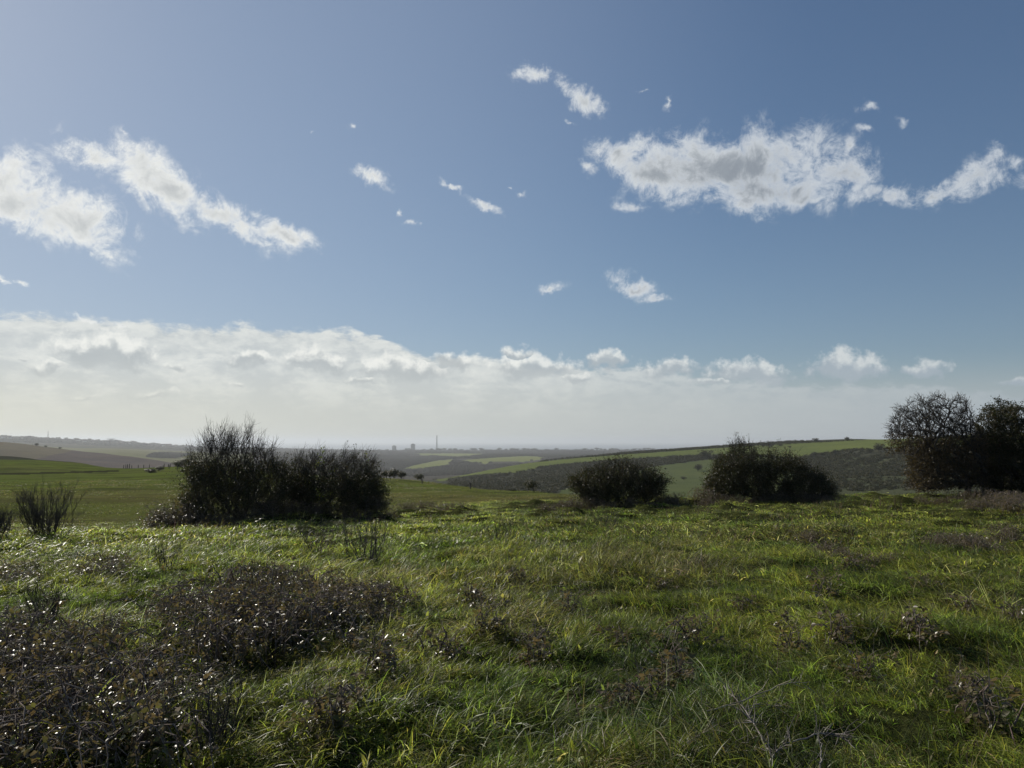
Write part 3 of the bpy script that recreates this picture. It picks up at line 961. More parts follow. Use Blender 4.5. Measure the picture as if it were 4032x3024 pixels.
def build_grass():
    rng = np.random.default_rng(11)
    tall = [blade_mesh('grass_tuft', rng, 104, 0.13, 0.05, 0.16, 1.0, 0.0045) for _ in range(5)]
    tuss = [blade_mesh('grass_tuft', rng, 110, 0.11, 0.09, 0.24, 1.2, 0.0042, seg=4) for _ in range(3)]
    drys = [blade_mesh('grass_tuft', rng, 44, 0.16, 0.10, 0.26, 1.32, 0.0042, dry=0.9) for _ in range(2)]
    broad = [blade_mesh('grass_tuft', rng, 26, 0.16, 0.03, 0.10, 0.95, 0.022, dry=0.05) for _ in range(2)]
    far = [blade_mesh('grass_tuft', rng, 110, 0.40, 0.05, 0.15, 1.12, 0.0125, seg=2) for _ in range(4)]
    weeds = [blade_mesh('weed_stem', rng, 15, 0.16, 0.09, 0.26, 0.45, 0.0042, dry=0.3) for _ in range(3)]
    X = []; Y = []; K = []; S = []
    for (r0, r1, dn) in [(1.8, 5.0, 120), (5.0, 9.0, 95), (9.0, 14.0, 50)]:
        x, y = polar_points(rng, r0, r1, dn)
        X.append(x); Y.append(y)
        k = rng.choice([0, 1, 2, 3, 4, 5, 6, 7, 8, 9, 10, 11], len(x), p=[.12, .12, .12, .12, .11, .07, .06, .06, .06, .06, .05, .05])
        K.append(k); S.append(rng.uniform(0.7, 1.15, len(x)) * (1.0 if r1 < 10 else 1.3))
    for (r0, r1, dn) in [(12.0, 20.0, 26), (20.0, 34.0, 15), (34.0, 46.0, 7)]:
        x, y = polar_points(rng, r0, r1, dn)
        X.append(x); Y.append(y); K.append(12 + rng.integers(0, 4, len(x))); S.append(rng.uniform(0.7, 1.15, len(x)) * (1.0 if r1 < 30 else 0.72))
    # brown dead weeds in drifts through the turf
    for (r0, r1, dn) in [(2.5, 12.0, 7.0), (12.0, 30.0, 4.5)]:
        x, y = polar_points(rng, r0, r1, dn)
        g_ = fbm(x / 1.8 + 31, y / 1.8, 3, 87) > 0.02
        x, y = x[g_], y[g_]
        X.append(x); Y.append(y); K.append(16 + rng.integers(0, 3, len(x))); S.append(rng.uniform(0.6, 1.1, len(x)) * (1.0 if r1 < 15 else 1.25))
    x, y = np.concatenate(X), np.concatenate(Y); k = np.concatenate(K); s = np.concatenate(S)
    z = ground(x, y)
    P = np.stack([x, y, z], 1)
    # long in the hollows and tussocks, short on worn spots
    pat = 0.75 * fbm(x / 1.1, y / 1.1, 2, 71) + 0.65 * vnoise(x / 0.38, y / 0.38, 72) + 0.45 * vnoise(x / 0.19, y / 0.19, 74); big = fbm(x / 5.0, y / 5.0, 3, 73)
    s = s * np.clip(0.98 + 1.0 * pat, 0.60, 1.6)
    br = in_bramble(P)
    keep = ~(br & (rng.random(len(x)) < 0.18)) & (rng.random(len(x)) < np.clip(0.95 + 1.3 * pat, 0.5, 1))
    P, k, s, pat, big, x, y, br = P[keep], k[keep], s[keep], pat[keep], big[keep], x[keep], y[keep], br[keep]
    n = len(P)
    rot = np.stack([rng.normal(0, 0.10, n), rng.normal(0, 0.10, n), grass_lean(x, y, rng)], 1)
    scl = np.stack([s * rng.uniform(0.9, 1.15, n), s * rng.uniform(0.9, 1.15, n), s * rng.uniform(0.7, 1.1, n)], 1)
    g1 = np.array([0.168, 0.214, 0.043]); g2 = np.array([0.262, 0.282, 0.062]); g3 = np.array([0.195, 0.178, 0.074]); g4 = np.array([0.092, 0.138, 0.032])
    f = sstep(pat + 0.6 * big + rng.normal(0, 0.12, n), -0.35, 0.35)[:, None]
    tint = g1 * (1 - f) + g2 * f
    f2 = sstep(fbm(x / 1.9 + 9, y / 1.9, 3, 79) + rng.normal(0, 0.10, n), 0.10, 0.36)[:, None] * 0.55
    tint = tint * (1 - f2) + g3 * f2
    f3 = sstep(fbm(x / 1.1 - 19, y / 1.1, 3, 83) + rng.normal(0, 0.1, n), 0.1, 0.35)[:, None] * 0.7
    tint = tint * (1 - f3) + g4 * f3
    tint *= rng.uniform(0.75, 1.2, (n, 1)) * np.clip(1.0 + 0.9 * vnoise(x / 0.3, y / 0.3, 85), 0.6, 1.4)[:, None]
    wd = k >= 16
    tint[wd] = np.array([0.085, 0.066, 0.046]) * rng.uniform(0.6, 1.4, (int(wd.sum()), 1))
    rot[wd, 2] = rng.uniform(0, 6.28, int(wd.sum()))
    scatter('meadow_grass', tall + tuss + drys + broad + far + weeds, P, k, rot, scl, tint, M_GRASS, label='long windblown tussocky grass covering the hilltop', category='grass')
    # short grazed sward of the field beyond the crest
    rng = np.random.default_rng(12)
    short = [blade_mesh('grass_tuft', rng, 110, 0.8, 0.04, 0.10, 0.7, 0.022, seg=2, dry=0.25) for _ in range(4)]
    x1, y1 = polar_points(rng, 32, 70, 1.6, -0.80, 0.22); x2, y2 = polar_points(rng, 70, 150, 0.42, -0.80, 0.05)
    x, y = np.concatenate([x1, x2]), np.concatenate([y1, y2])
    ok = fbm(x / 6, y / 6, 3, 91) + 0.4 * vnoise(x / 1.5, y / 1.5, 93) > -0.12
    x, y = x[ok], y[ok]; n = len(x)
    P = np.stack([x, y, ground(x, y) - 0.01], 1)
    s = rng.uniform(0.6, 1.4, n) * np.clip(np.hypot(x, y) / 70, 0.8, 1.6)
    rot = np.stack([np.zeros(n), np.zeros(n), rng.uniform(0, 6.28, n)], 1)
    f = sstep(fbm(x / 9, y / 9, 3, 95), -0.3, 0.3)[:, None]
    tint = (np.array([0.095, 0.115, 0.022]) * (1 - f) + np.array([0.125, 0.120, 0.040]) * f) * rng.uniform(0.8, 1.2, (n, 1))
    scatter('pasture_grass', short, P, rng.integers(0, 4, n), rot, np.stack([s, s, s * 0.9], 1), tint, M_GRASS, label='short grazed grass on the sloping pasture below the crest', category='grass')


build_grass()

# ------------------------------------------------------------------ woody plants
def bark_shader(c1, c2):
    def f(t, m):
        tc = t.n('ShaderNodeTexCoord')
        n = t.noise(tc.outputs['Object'], 14.0, 5.0, 0.6)
        col = t.mix(t.smooth(n, 0.35, 0.65), c1, c2)
        return principled(t, col, 0.85, 0.2, bump(t, n, 0.5, 0.02))
    return f


def leaf_shader(stops, trans=0.35, rough=0.45, spec=0.4, scale=9.0, warm=(1.3, 1.3, 0.7)):
    def f(t, m):
        tc = t.n('ShaderNodeTexCoord')
        n = t.noise(tc.outputs['Object'], scale, 4.0, 0.8)
        g = t.n('ShaderNodeNewGeometry')
        v = t.math('ADD', t.math('MULTIPLY', n, 0.45), t.math('MULTIPLY', g.outputs['Random Per Island'], 0.62))
        col = t.ramp(v, stops)
        return leafy(t, col, t.mix(1.0, col, warm, 'MULTIPLY'), trans, rough, spec)
    return f


M_BARK = material('hawthorn_bark', bark_shader((0.030, 0.026, 0.022), (0.075, 0.068, 0.060)))
M_TWIG = material('dry_twig', bark_shader((0.105, 0.090, 0.078), (0.25, 0.225, 0.20)))
M_STRAW = material('bleached_straw', bark_shader((0.28, 0.24, 0.17), (0.46, 0.41, 0.31)))
M_GREYTWIG = material('grey_shoot', bark_shader((0.045, 0.038, 0.036), (0.105, 0.092, 0.088)))
M_CANE = material('bramble_cane', bark_shader((0.070, 0.048, 0.040), (0.24, 0.20, 0.17)))
M_DARKLEAF = material('hawthorn_leaf', leaf_shader([(0.15, (0.016, 0.022, 0.010)), (0.5, (0.034, 0.040, 0.014)), (0.75, (0.060, 0.050, 0.020)), (0.95, (0.085, 0.045, 0.022))]))
M_BROWNLEAF = material('autumn_leaf', leaf_shader([(0.15, (0.040, 0.032, 0.020)), (0.5, (0.075, 0.060, 0.030)), (0.8, (0.105, 0.070, 0.036)), (0.97, (0.150, 0.090, 0.040))]))
M_IVYLEAF = material('yellow_green_leaf', leaf_shader([(0.2, (0.060, 0.090, 0.016)), (0.6, (0.120, 0.150, 0.025)), (0.95, (0.190, 0.170, 0.035))], 0.5))
def bramble_leaf(t, m):
    tc = t.n('ShaderNodeTexCoord')
    n = t.noise(tc.outputs['Object'], 6.0, 4.0, 0.8)
    g = t.n('ShaderNodeNewGeometry')
    rnd = g.outputs['Random Per Island']
    col = t.ramp(t.math('ADD', t.math('MULTIPLY', n, 0.45), t.math('MULTIPLY', rnd, 0.62)),
                 [(0.12, (0.060, 0.062, 0.028)), (0.36, (0.100, 0.094, 0.040)), (0.56, (0.130, 0.096, 0.058)), (0.74, (0.175, 0.140, 0.082)), (0.88, (0.130, 0.140, 0.045)), (0.98, (0.230, 0.115, 0.045))])
    gloss = t.math('FRACT', t.math('MULTIPLY', rnd, 37.0))
    shiny = t.math('LESS_THAN', gloss, 0.5)
    ro = t.lin(shiny, 0.0, 1.0, 0.80, 0.36)
    return leafy(t, col, t.mix(1.0, col, (1.25, 1.2, 0.8), 'MULTIPLY'), 0.36, ro, t.lin(shiny, 0.0, 1.0, 0.10, 0.5))


M_BRAMLEAF = material('bramble_leaf', bramble_leaf)
M_FARLEAF = material('far_thorn_leaf', leaf_shader([(0.15, (0.030, 0.034, 0.016)), (0.55, (0.050, 0.052, 0.026)), (0.95, (0.085, 0.062, 0.036))], 0.2, 0.7, 0.1, 0.6))
M_WOODLEAF = material('far_wood_leaf', leaf_shader([(0.15, (0.050, 0.044, 0.036)), (0.55, (0.075, 0.066, 0.052)), (0.95, (0.110, 0.090, 0.065))], 0.15, 0.8, 0.1, 0.2))


def grow(att, roots, rng, straight=0.9, seg=0.16, jit=0.22, lift=0.0):
    """branch skeleton that reaches every attraction point: each joins the cheapest node already grown"""
    cap = len(att) * 8 + 64
    N = np.zeros((cap, 3)); D = np.zeros((cap, 3)); par = np.full(cap, -1)
    n = 0
    for (p, d, pa) in roots:
        N[n] = p; D[n] = d; par[n] = pa; n += 1
    b = np.mean([r[0] for r in roots[:1]], axis=0)
    order = np.argsort(np.linalg.norm(att - b, axis=1) + rng.normal(0, 0.06, len(att)))
    for i in order:
        p = att[i]
        v = p - N[:n]
        dist = np.linalg.norm(v, axis=1) + 1e-6
        cs = (v * D[:n]).sum(1) / dist
        cost = dist * (1 + straight * (1 - cs)) + lift * np.maximum(0, N[:n, 2] - p[2])
        j = int(np.argmin(cost))
        m = int(min(5, max(1, round(dist[j] / seg))))
        if n + m >= cap:
            break
        q0 = N[j]; d0 = D[j]; L_ = dist[j]
        prev = j; last = q0
        for s in range(1, m + 1):
            f = s / m
            # leaves along the parent's direction, then bends to the target
            q = q0 + v[j] * f + d0 * L_ * 0.45 * f * (1 - f)
            if s < m:
                q = q + rng.normal(0, jit * L_ / m, 3)
            N[n] = q; D[n] = nrm(q - last); par[n] = prev
            prev = n; last = q; n += 1
    return N[:n], D[:n], par[:n]


def skeleton_tubes(buf, N, par, rng, r_tip, expo=2.3, r_max=None, k_thick=6):
    n = len(N)
    w = np.full(n, r_tip ** expo)
    kids = [[] for _ in range(n)]
    for i in range(n):
        if par[i] >= 0:
            kids[par[i]].append(i)
    for i in range(n - 1, -1, -1):
        if par[i] >= 0:
            w[par[i]] += w[i] if kids[i] else r_tip ** expo
    rad = w ** (1 / expo)
    if r_max:
        rad = np.minimum(rad, r_max)
    groups = {}
    start = [(i, None) for i in range(n) if par[i] < 0]
    while start:
        i, pa = start.pop()
        ch = [pa] if pa is not None else []
        while True:
            ch.append(i)
            ks = kids[i]
            if not ks:
                break
            ks = sorted(ks, key=lambda a: -w[a])
            for o in ks[1:]:
                start.append((o, i))
            i = ks[0]
        if len(ch) > 1:
            groups.setdefault((len(ch), bool(rad[ch[1] if len(ch) > 1 else ch[0]] > 0.022)), []).append((ch, pa is not None))
    for (ln, thick), L_ in groups.items():
        P = np.stack([N[c] for c, _ in L_]); Rr = np.stack([rad[c] for c, _ in L_])
        for row, (c, has) in enumerate(L_):
            if has:
                Rr[row, 0] = min(Rr[row, 0], Rr[row, 1] * 1.25)
        tubes(buf, P, Rr, k_thick if thick else 3)
    return rad, kids


def twigs(buf, N, D, sel, rng, n_per, len0, len1, bias, spread, rad=0.0028, sub=1, zig=0.14):
    """small shoots on the chosen nodes; returns points and directions along them for leaves"""
    idx = np.repeat(sel, n_per)
    m = len(idx)
    if m == 0:
        return np.zeros((0, 3)), np.zeros((0, 3))
    d = nrm(D[idx] * 0.8 + rand_unit(rng, m) * spread + np.asarray(bias)[None])
    L_ = rng.uniform(len0, len1, m)[:, None]
    P = [N[idx]]
    for s in range(3):
        d = nrm(d + rng.normal(0, zig, (m, 3)) + np.asarray(bias)[None] * 0.18)
        P.append(P[-1] + d * L_ / 3)
    P = np.stack(P, 1)
    R_ = np.broadcast_to(np.array([1.0, 0.8, 0.6, 0.35]) * rad, (m, 4))
    tubes(buf, P, R_, 3)
    pts = [P[:, 1:].reshape(-1, 3)]; dr = [np.repeat((P[:, 3] - P[:, 0]), 3, 0)]
    if sub:
        c = rng.integers(1, 3, m)
        b = P[np.arange(m), c]
        d2 = nrm(nrm(P[:, 3] - P[:, 0]) + rand_unit(rng, m) * 0.8)
        P2 = np.stack([b, b + d2 * L_ * 0.22 + rng.normal(0, 0.01, (m, 3)), b + d2 * L_ * 0.45], 1)
        tubes(buf, P2, np.broadcast_to(np.array([0.8, 0.6, 0.3]) * rad, (m, 3)), 3)
        pts.append(P2[:, 1:].reshape(-1, 3)); dr.append(np.repeat(P2[:, 2] - P2[:, 0], 2, 0))
    return np.concatenate(pts), np.concatenate(dr)


def scatter_leaves(buf, P, D, rng, n, size, spread=0.02, droop=0.2):
    if n <= 0 or len(P) == 0:
        return
    i = rng.integers(0, len(P), n)
    C = P[i] + rng.normal(0, spread, (n, 3))
    d = nrm(nrm(D[i]) * 0.5 + rand_unit(rng, n) - np.array([0, 0, droop]))
    L_ = size * rng.uniform(0.6, 1.3, n)
    leaves(buf, C, d, rand_unit(rng, n), L_, L_ * rng.uniform(0.45, 0.8, n))


def local_poly(poly, cx, r, z0):
    """photo outline at distance r to (sideways, height) metres about the plant's foot"""
    out = []
    az0, _ = azel(cx, 1900.0)
    for (px, py) in poly:
        p = at(float(px), float(py), 1.0)
        d = ray(float(px), float(py))
        f = r / (math.sin(float(az0)) * d[0] + math.cos(float(az0)) * d[1])      # plane across the line of sight
        q = d * f
        out.append((q[0] * math.cos(float(az0)) - q[1] * math.sin(float(az0)), q[2] + EYE - z0))
    return out


def sample_outline(lp, n, rng, depth, zmin=0.05, edge=0.0):
    """points through the volume whose silhouette is the outline"""
    lp = np.array(lp)
    x0, x1 = lp[:, 0].min(), lp[:, 0].max(); z1 = lp[:, 1].max()
    xc = (x0 + x1) / 2; hw = (x1 - x0) / 2
    out = []
    while sum(len(o) for o in out) < n:
        x = rng.uniform(x0, x1, n * 3); z = rng.uniform(zmin, z1, n * 3)
        ok = in_poly(x, z, [tuple(p) for p in lp])
        x, z = x[ok], z[ok]
        w = np.sqrt(np.clip(1 - ((x - xc) / (hw * 1.05)) ** 2, 0.05, 1))
        y = rng.uniform(-1, 1, len(x))
        if edge:
            y = np.sign(y) * np.abs(y) ** (1 - edge)
        z = z * (1 - 0.30 * y * y)
        out.append(np.stack([x, y * depth * w, z], 1))
    return np.concatenate(out)[:n]


def shrub(name, label, cat, poly, cx, r, rng, n_att=500, depth=0.9, roots=6, root_w=0.25, twig=(3, 0.16, 0.42), bias=(0.1, 0, 0.35), spread=0.6, leaves_n=9000,
          leaf=0.035, leaf_mat=None, r_tip=0.0032, straight=0.9, foot=None, extra=None, tw_rad=0.0030, group=None, trunk=None, r_max=None, low_leaves=0, top_bare=None, jit=0.22, lift=0.0, leaf_spread=0.03, shrink=0.95, whips=0):
    foot = gpt(cx, r) if foot is None else foot
    az0 = math.atan2(foot[0], foot[1])
    lp = [(x_ * 0.95, z_ * shrink) for x_, z_ in local_poly(poly, cx, r, foot[2])]      # the shoots reach a little past the limbs
    A = sample_outline(lp, n_att, rng, depth)
    ro = []
    if trunk is None:
        for i in range(roots):
            ro.append((np.array([rng.normal(0, root_w), rng.normal(0, root_w * 0.7), -0.06]), np.array([0, 0, 1.0]), -1))
    else:
        for tr in trunk:
            base = len(ro)
            for i, p in enumerate(tr):
                p = np.array(p, float)
                d = nrm(p - np.array(tr[i - 1], float)) if i else np.array([0, 0, 1.0])
                ro.append((p, d, base + i - 1 if i else -1))
    N, D, par = grow(A, ro, rng, straight=straight, jit=jit, lift=lift)
    bw = Buf()
    rad, kids = skeleton_tubes(bw, N, par, rng, r_tip, r_max=r_max)
    bt = Buf()
    ends = np.array([i for i in range(len(N)) if rad[i] < r_tip * 2.6])
    P, Dd = twigs(bt, N, D, ends, rng, twig[0], twig[1], twig[2], bias, spread, tw_rad)
    if whips:
        hi = np.nonzero(N[:, 2] > 0.55 * N[:, 2].max())[0]
        m_ = rng.choice(hi, whips)
        twigs(bt, N, D, m_, rng, 1, 0.35, 0.75, np.array(bias) * np.array([1.0, 1.0, 1.4]), 0.35, tw_rad * 1.15)
    root = thing(name, label, cat, foot, -az0, group)
    link('trunk' if trunk is not None else 'stem', bw.mesh('stem', M_BARK, smooth=True), root)
    link('twig', bt.mesh('twig', M_BARK), root, kind='stuff')
    bl = Buf()
    H = P[:, 2].max()
    if top_bare:
        keepP = rng.random(len(P)) < np.clip(1.0 - (P[:, 2] / H - top_bare[0]) / (top_bare[1] - top_bare[0]), top_bare[2], 1)
        P2, D2 = P[keepP], Dd[keepP]
    else:
        P2, D2 = P, Dd
    scatter_leaves(bl, P2, D2, rng, leaves_n, leaf, leaf_spread)
    if low_leaves:
        lo = P[P[:, 2] < H * 0.55]; ld = Dd[P[:, 2] < H * 0.55]
        scatter_leaves(bl, lo, ld, rng, low_leaves, leaf * 1.1, 0.06)
    link('crown' if trunk is not None else 'foliage', bl.mesh('foliage', leaf_mat or M_DARKLEAF), root, kind='stuff')
    if extra:
        extra(root, P, Dd, rng)
    return root


def ivy(root, P, D, rng):
    """sprays of yellow-green leaves on the near side"""
    b = Buf()
    f = P[(P[:, 1] < -0.25) & (P[:, 2] < 1.6) & (P[:, 2] > 0.3)]
    if len(f) == 0:
        return
    for _ in range(9):
        c = f[rng.integers(0, len(f))]
        m = int(rng.integers(14, 40))
        pth = c + np.cumsum(rng.normal(0, 0.035, (m, 3)) + np.array([rng.normal(0, 0.02), -0.006, 0.003]), 0)
        leaves(b, pth, rand_unit(rng, m), rand_unit(rng, m), rng.uniform(0.03, 0.06, m), rng.uniform(0.025, 0.045, m))
    link('climbing_leaf_spray', b.mesh('climbing_leaf_spray', M_IVYLEAF), root, kind='stuff', label='yellow green leaves climbing the dark twigs')


S1 = [(690, 2050), (745, 1940), (742, 1860), (722, 1795), (765, 1745), (815, 1675), (860, 1648), (915, 1645), (985, 1655), (1030, 1680), (1058, 1735), (1100, 1765), (1122, 1830), (1122, 2050)]
S2 = [(1115, 2045), (1118, 1850), (1140, 1790), (1180, 1762), (1235, 1760), (1300, 1775), (1390, 1766), (1468, 1778), (1488, 1830), (1465, 1885), (1500, 1950), (1485, 2040)]
S3 = [(2236, 1885), (2271, 1872), (2312, 1837), (2358, 1814), (2426, 1803), (2508, 1808), (2563, 1846), (2604, 1860), (2625, 1901), (2613, 1940), (2570, 1992), (2426, 1998), (2312, 1985), (2280, 1935)]
S4 = [(2768, 1912), (2791, 1878), (2818, 1814), (2845, 1785), (2872, 1742), (2909, 1728), (2945, 1748), (2990, 1790), (3024, 1778), (3051, 1764), (3072, 1794), (3115, 1785), (3142, 1812), (3183, 1846), (3229, 1869), (3270, 1901), (3290, 1937), (3275, 1982), (2800, 1985)]
T5 = [(3480, 1645), (3516, 1605), (3562, 1568), (3616, 1555), (3708, 1546), (3799, 1553), (3838, 1591), (3845, 1640), (3880, 1728), (3885, 1880), (3850, 1900), (3640, 1935), (3568, 1895), (3590, 1850), (3571, 1801), (3600, 1735), (3502, 1712)]
T6 = [(3867, 1591), (3890, 1566), (3935, 1568), (3981, 1575), (4040, 1592), (4120, 1610), (4200, 1650), (4250, 1750), (4230, 1900), (4100, 1945), (3890, 1945), (3838, 1850), (3836, 1691), (3846, 1618)]

rg = np.random.default_rng
shrub('thorn_bush', 'tallest upright thorn bush with bare whippy shoots, rooted beside a bramble thicket', 'bush', S1, 930, 21.5, rg(1), n_att=620, depth=0.85, roots=11, root_w=0.42,
      twig=(5, 0.24, 0.66), bias=(0.14, 0, 0.80), spread=0.42, tw_rad=0.0040, leaves_n=20000, leaf=0.036, straight=1.3, top_bare=(0.40, 0.72, 0.05), low_leaves=22000, shrink=0.86, whips=70)
shrub('thorn_bush', 'bushy thorn with curved bare twigs and sprays of yellow green leaves', 'bush', S2, 1300, 22.2, rg(2), n_att=620, depth=0.85, roots=8, root_w=0.40,
      twig=(5, 0.18, 0.52), bias=(0.26, 0, 0.50), spread=0.52, tw_rad=0.0040, leaves_n=24000, leaf=0.038, straight=1.1, extra=ivy, top_bare=(0.40, 0.8, 0.08), low_leaves=20000, shrink=0.90, whips=60)
shrub('thorn_bush', 'small rounded dark thorn bush with ragged brambly foot on the crest', 'bush', S3, 2430, 27.0, rg(3), n_att=520, depth=0.9, roots=6, root_w=0.25,
      twig=(5, 0.16, 0.50), bias=(-0.06, 0, 0.45), spread=0.55, leaves_n=34000, leaf=0.040, low_leaves=16000, lift=0.2, tw_rad=0.0042, top_bare=(0.5, 0.95, 0.3), shrink=0.91, whips=45)
shrub('thorn_bush', 'long dark thorn bush with a high point at one end and a low trailing end', 'bush', S4, 3030, 29.0, rg(24), n_att=760, depth=1.1, roots=12, root_w=0.65,
      twig=(5, 0.16, 0.54), bias=(0.08, 0, 0.50), spread=0.52, leaves_n=48000, leaf=0.042, leaf_mat=M_DARKLEAF, low_leaves=24000, tw_rad=0.0042, top_bare=(0.5, 0.95, 0.3), shrink=0.93, whips=40)
f5 = gpt(3805, 27.5)
shrub('thorn_tree', 'windswept thorn tree with spreading bare twiggy crown above a leafy skirt', 'tree', T5, 3805, 27.5, rg(5), n_att=1500, depth=1.1,
      twig=(5, 0.10, 0.30), bias=(-0.10, 0, 0.18), spread=0.75, leaves_n=20000, leaf=0.042, leaf_mat=M_BROWNLEAF, r_tip=0.0056, tw_rad=0.0054, straight=0.8, jit=0.30,
      trunk=[[(0.02, 0, -0.08), (0.05, 0, 0.30), (0.03, 0.03, 0.62), (0.08, 0.0, 0.95), (0.02, 0, 1.25)]], r_max=0.105, top_bare=(0.45, 0.60, 0.04), low_leaves=9000, shrink=0.98)
f6 = gpt(3985, 28.6)
shrub('thorn_tree', 'dense dark thorn tree with crooked twin trunks, standing beside the bare crowned tree', 'tree', T6, 3985, 28.6, rg(6), n_att=900, depth=1.3,
      twig=(4, 0.12, 0.34), bias=(0.0, 0, 0.15), spread=0.75, leaves_n=80000, leaf=0.048, r_tip=0.005, tw_rad=0.0050, straight=0.8, jit=0.30,
      trunk=[[(0.0, 0, -0.08), (0.10, 0, 0.22), (0.30, 0.02, 0.48), (0.34, 0, 0.80), (0.42, 0, 1.15)], [(-0.28, 0.15, -0.08), (-0.26, 0.15, 0.35), (-0.34, 0.12, 0.75), (-0.30, 0.1, 1.2)]], r_max=0.115, low_leaves=9000)

# ------------------------------------------------------------------ brambles, saplings, dead stalks
def bramble_meshes(rng, n_cane=16, spread=0.55, high=0.34, leaf=0.042, leaflets=3, per=9):
    bc, bl = Buf(), Buf()
    a = rng.uniform(0, 2 * np.pi, n_cane)
    reach = spread * rng.uniform(0.45, 1.15, n_cane); top = high * rng.uniform(0.5, 1.15, n_cane)
    s = np.linspace(0, 1, 7)
    b = rng.normal(0, spread * 0.22, (n_cane, 2))
    P = np.zeros((n_cane, 7, 3))
    for i, q in enumerate(s):
        w = rng.normal(0, 0.012, (n_cane, 3))
        P[:, i, 0] = b[:, 0] + np.cos(a + 0.3 * q) * reach * q; P[:, i, 1] = b[:, 1] + np.sin(a + 0.3 * q) * reach * q
        P[:, i, 2] = top * (1 - (2 * q - 0.95) ** 2) * 1.05 - 0.02 + 0.02 * q
        P[:, i] += w
    tubes(bc, P, np.linspace(0.0052, 0.0024, 7)[None] * rng.uniform(0.7, 1.2, (n_cane, 1)), 4)
    # side shoots
    m = n_cane * 3
    i0 = rng.integers(0, n_cane, m); j0 = rng.integers(2, 6, m)
    b0 = P[i0, j0]; d0 = nrm(rand_unit(rng, m) + np.array([0, 0, 0.6])); L0 = rng.uniform(0.08, 0.24, m)[:, None]
    Q = np.stack([b0, b0 + d0 * L0 * 0.5, b0 + d0 * L0 + np.array([0, 0, -0.02])], 1)
    tubes(bc, Q, np.broadcast_to(np.array([0.0020, 0.0015, 0.0009]), (m, 3)), 3)
    # compound leaves: three leaflets on a stalk
    pool = np.concatenate([P[:, 1:].reshape(-1, 3), Q[:, 1:].reshape(-1, 3), Q[:, 2]])
    k = n_cane * per
    c = pool[rng.integers(0, len(pool), k)] + rng.normal(0, 0.02, (k, 3))
    c[:, 2] *= rng.uniform(0.12, 1.0, k) ** 0.8
    hd = rand_unit(rng, k); hd[:, 2] = hd[:, 2] * 0.35 + 0.05; hd = nrm(hd)
    up = nrm(np.array([0, 0, 1.0]) + rng.normal(0, 0.42, (k, 3)))
    sd = nrm(np.cross(hd, up))
    sz = leaf * rng.uniform(0.6, 1.35, k)
    for g in range(leaflets):
        ang = (0.0, 1.15, -1.15, 0.6, -0.6)[g]
        d = nrm(hd * math.cos(ang) + sd * math.sin(ang) - np.array([0, 0, 0.12]))
        # rounded leaflet: six corners
        S_ = nrm(np.cross(d, up)); U_ = np.cross(S_, d)
        L_ = (sz * (1.0 if g == 0 else 0.82))[:, None]; st = c + d * L_ * 0.25
        pts = [st, st + d * L_ * 0.35 + S_ * L_ * 0.36 + U_ * L_ * 0.07, st + d * L_ * 0.75 + S_ * L_ * 0.24 + U_ * L_ * 0.05, st + d * L_ * 1.05 - U_ * L_ * 0.08,
               st + d * L_ * 0.75 - S_ * L_ * 0.24 + U_ * L_ * 0.05, st + d * L_ * 0.35 - S_ * L_ * 0.36 + U_ * L_ * 0.07]
        V = np.stack(pts, 1).reshape(-1, 3)
        o = np.arange(k)[:, None] * 6
        bl.add(V, None, np.concatenate([o + np.array([0, 1, 2, 3]), o + np.array([0, 3, 4, 5])]))
    return bc, bl


def bramble_proto(seed, label, group, name='bramble_bush', **kw):
    rng = rg(seed)
    bc, bl = bramble_meshes(rng, **kw)
    o = thing(name, label, 'bramble', (0, 0, 0), 0, group)
    link('cane', bc.mesh('cane', M_CANE), o, kind='stuff')
    link('foliage', bl.mesh('foliage', M_BRAMLEAF), o, kind='stuff')
    return o


class Placer:
    """puts the proto itself down the first time, copies after that"""

    def __init__(self, protos):
        self.p = protos; self.used = [False] * len(protos); self.i = 0

    def put(self, loc, rz, scale, label=None, group=None, k=None):
        k = self.i % len(self.p) if k is None else k
        self.i += 1
        o = self.p[k]
        if not self.used[k]:
            self.used[k] = True
            o.location = tuple(float(c) for c in loc); o.rotation_euler = (0, 0, rz)
            o.scale = (scale,) * 3 if np.isscalar(scale) else scale
            if label: o['label'] = label
            if group: o['group'] = group
            return o
        return copy_thing(o, loc, rz, scale, label, group)


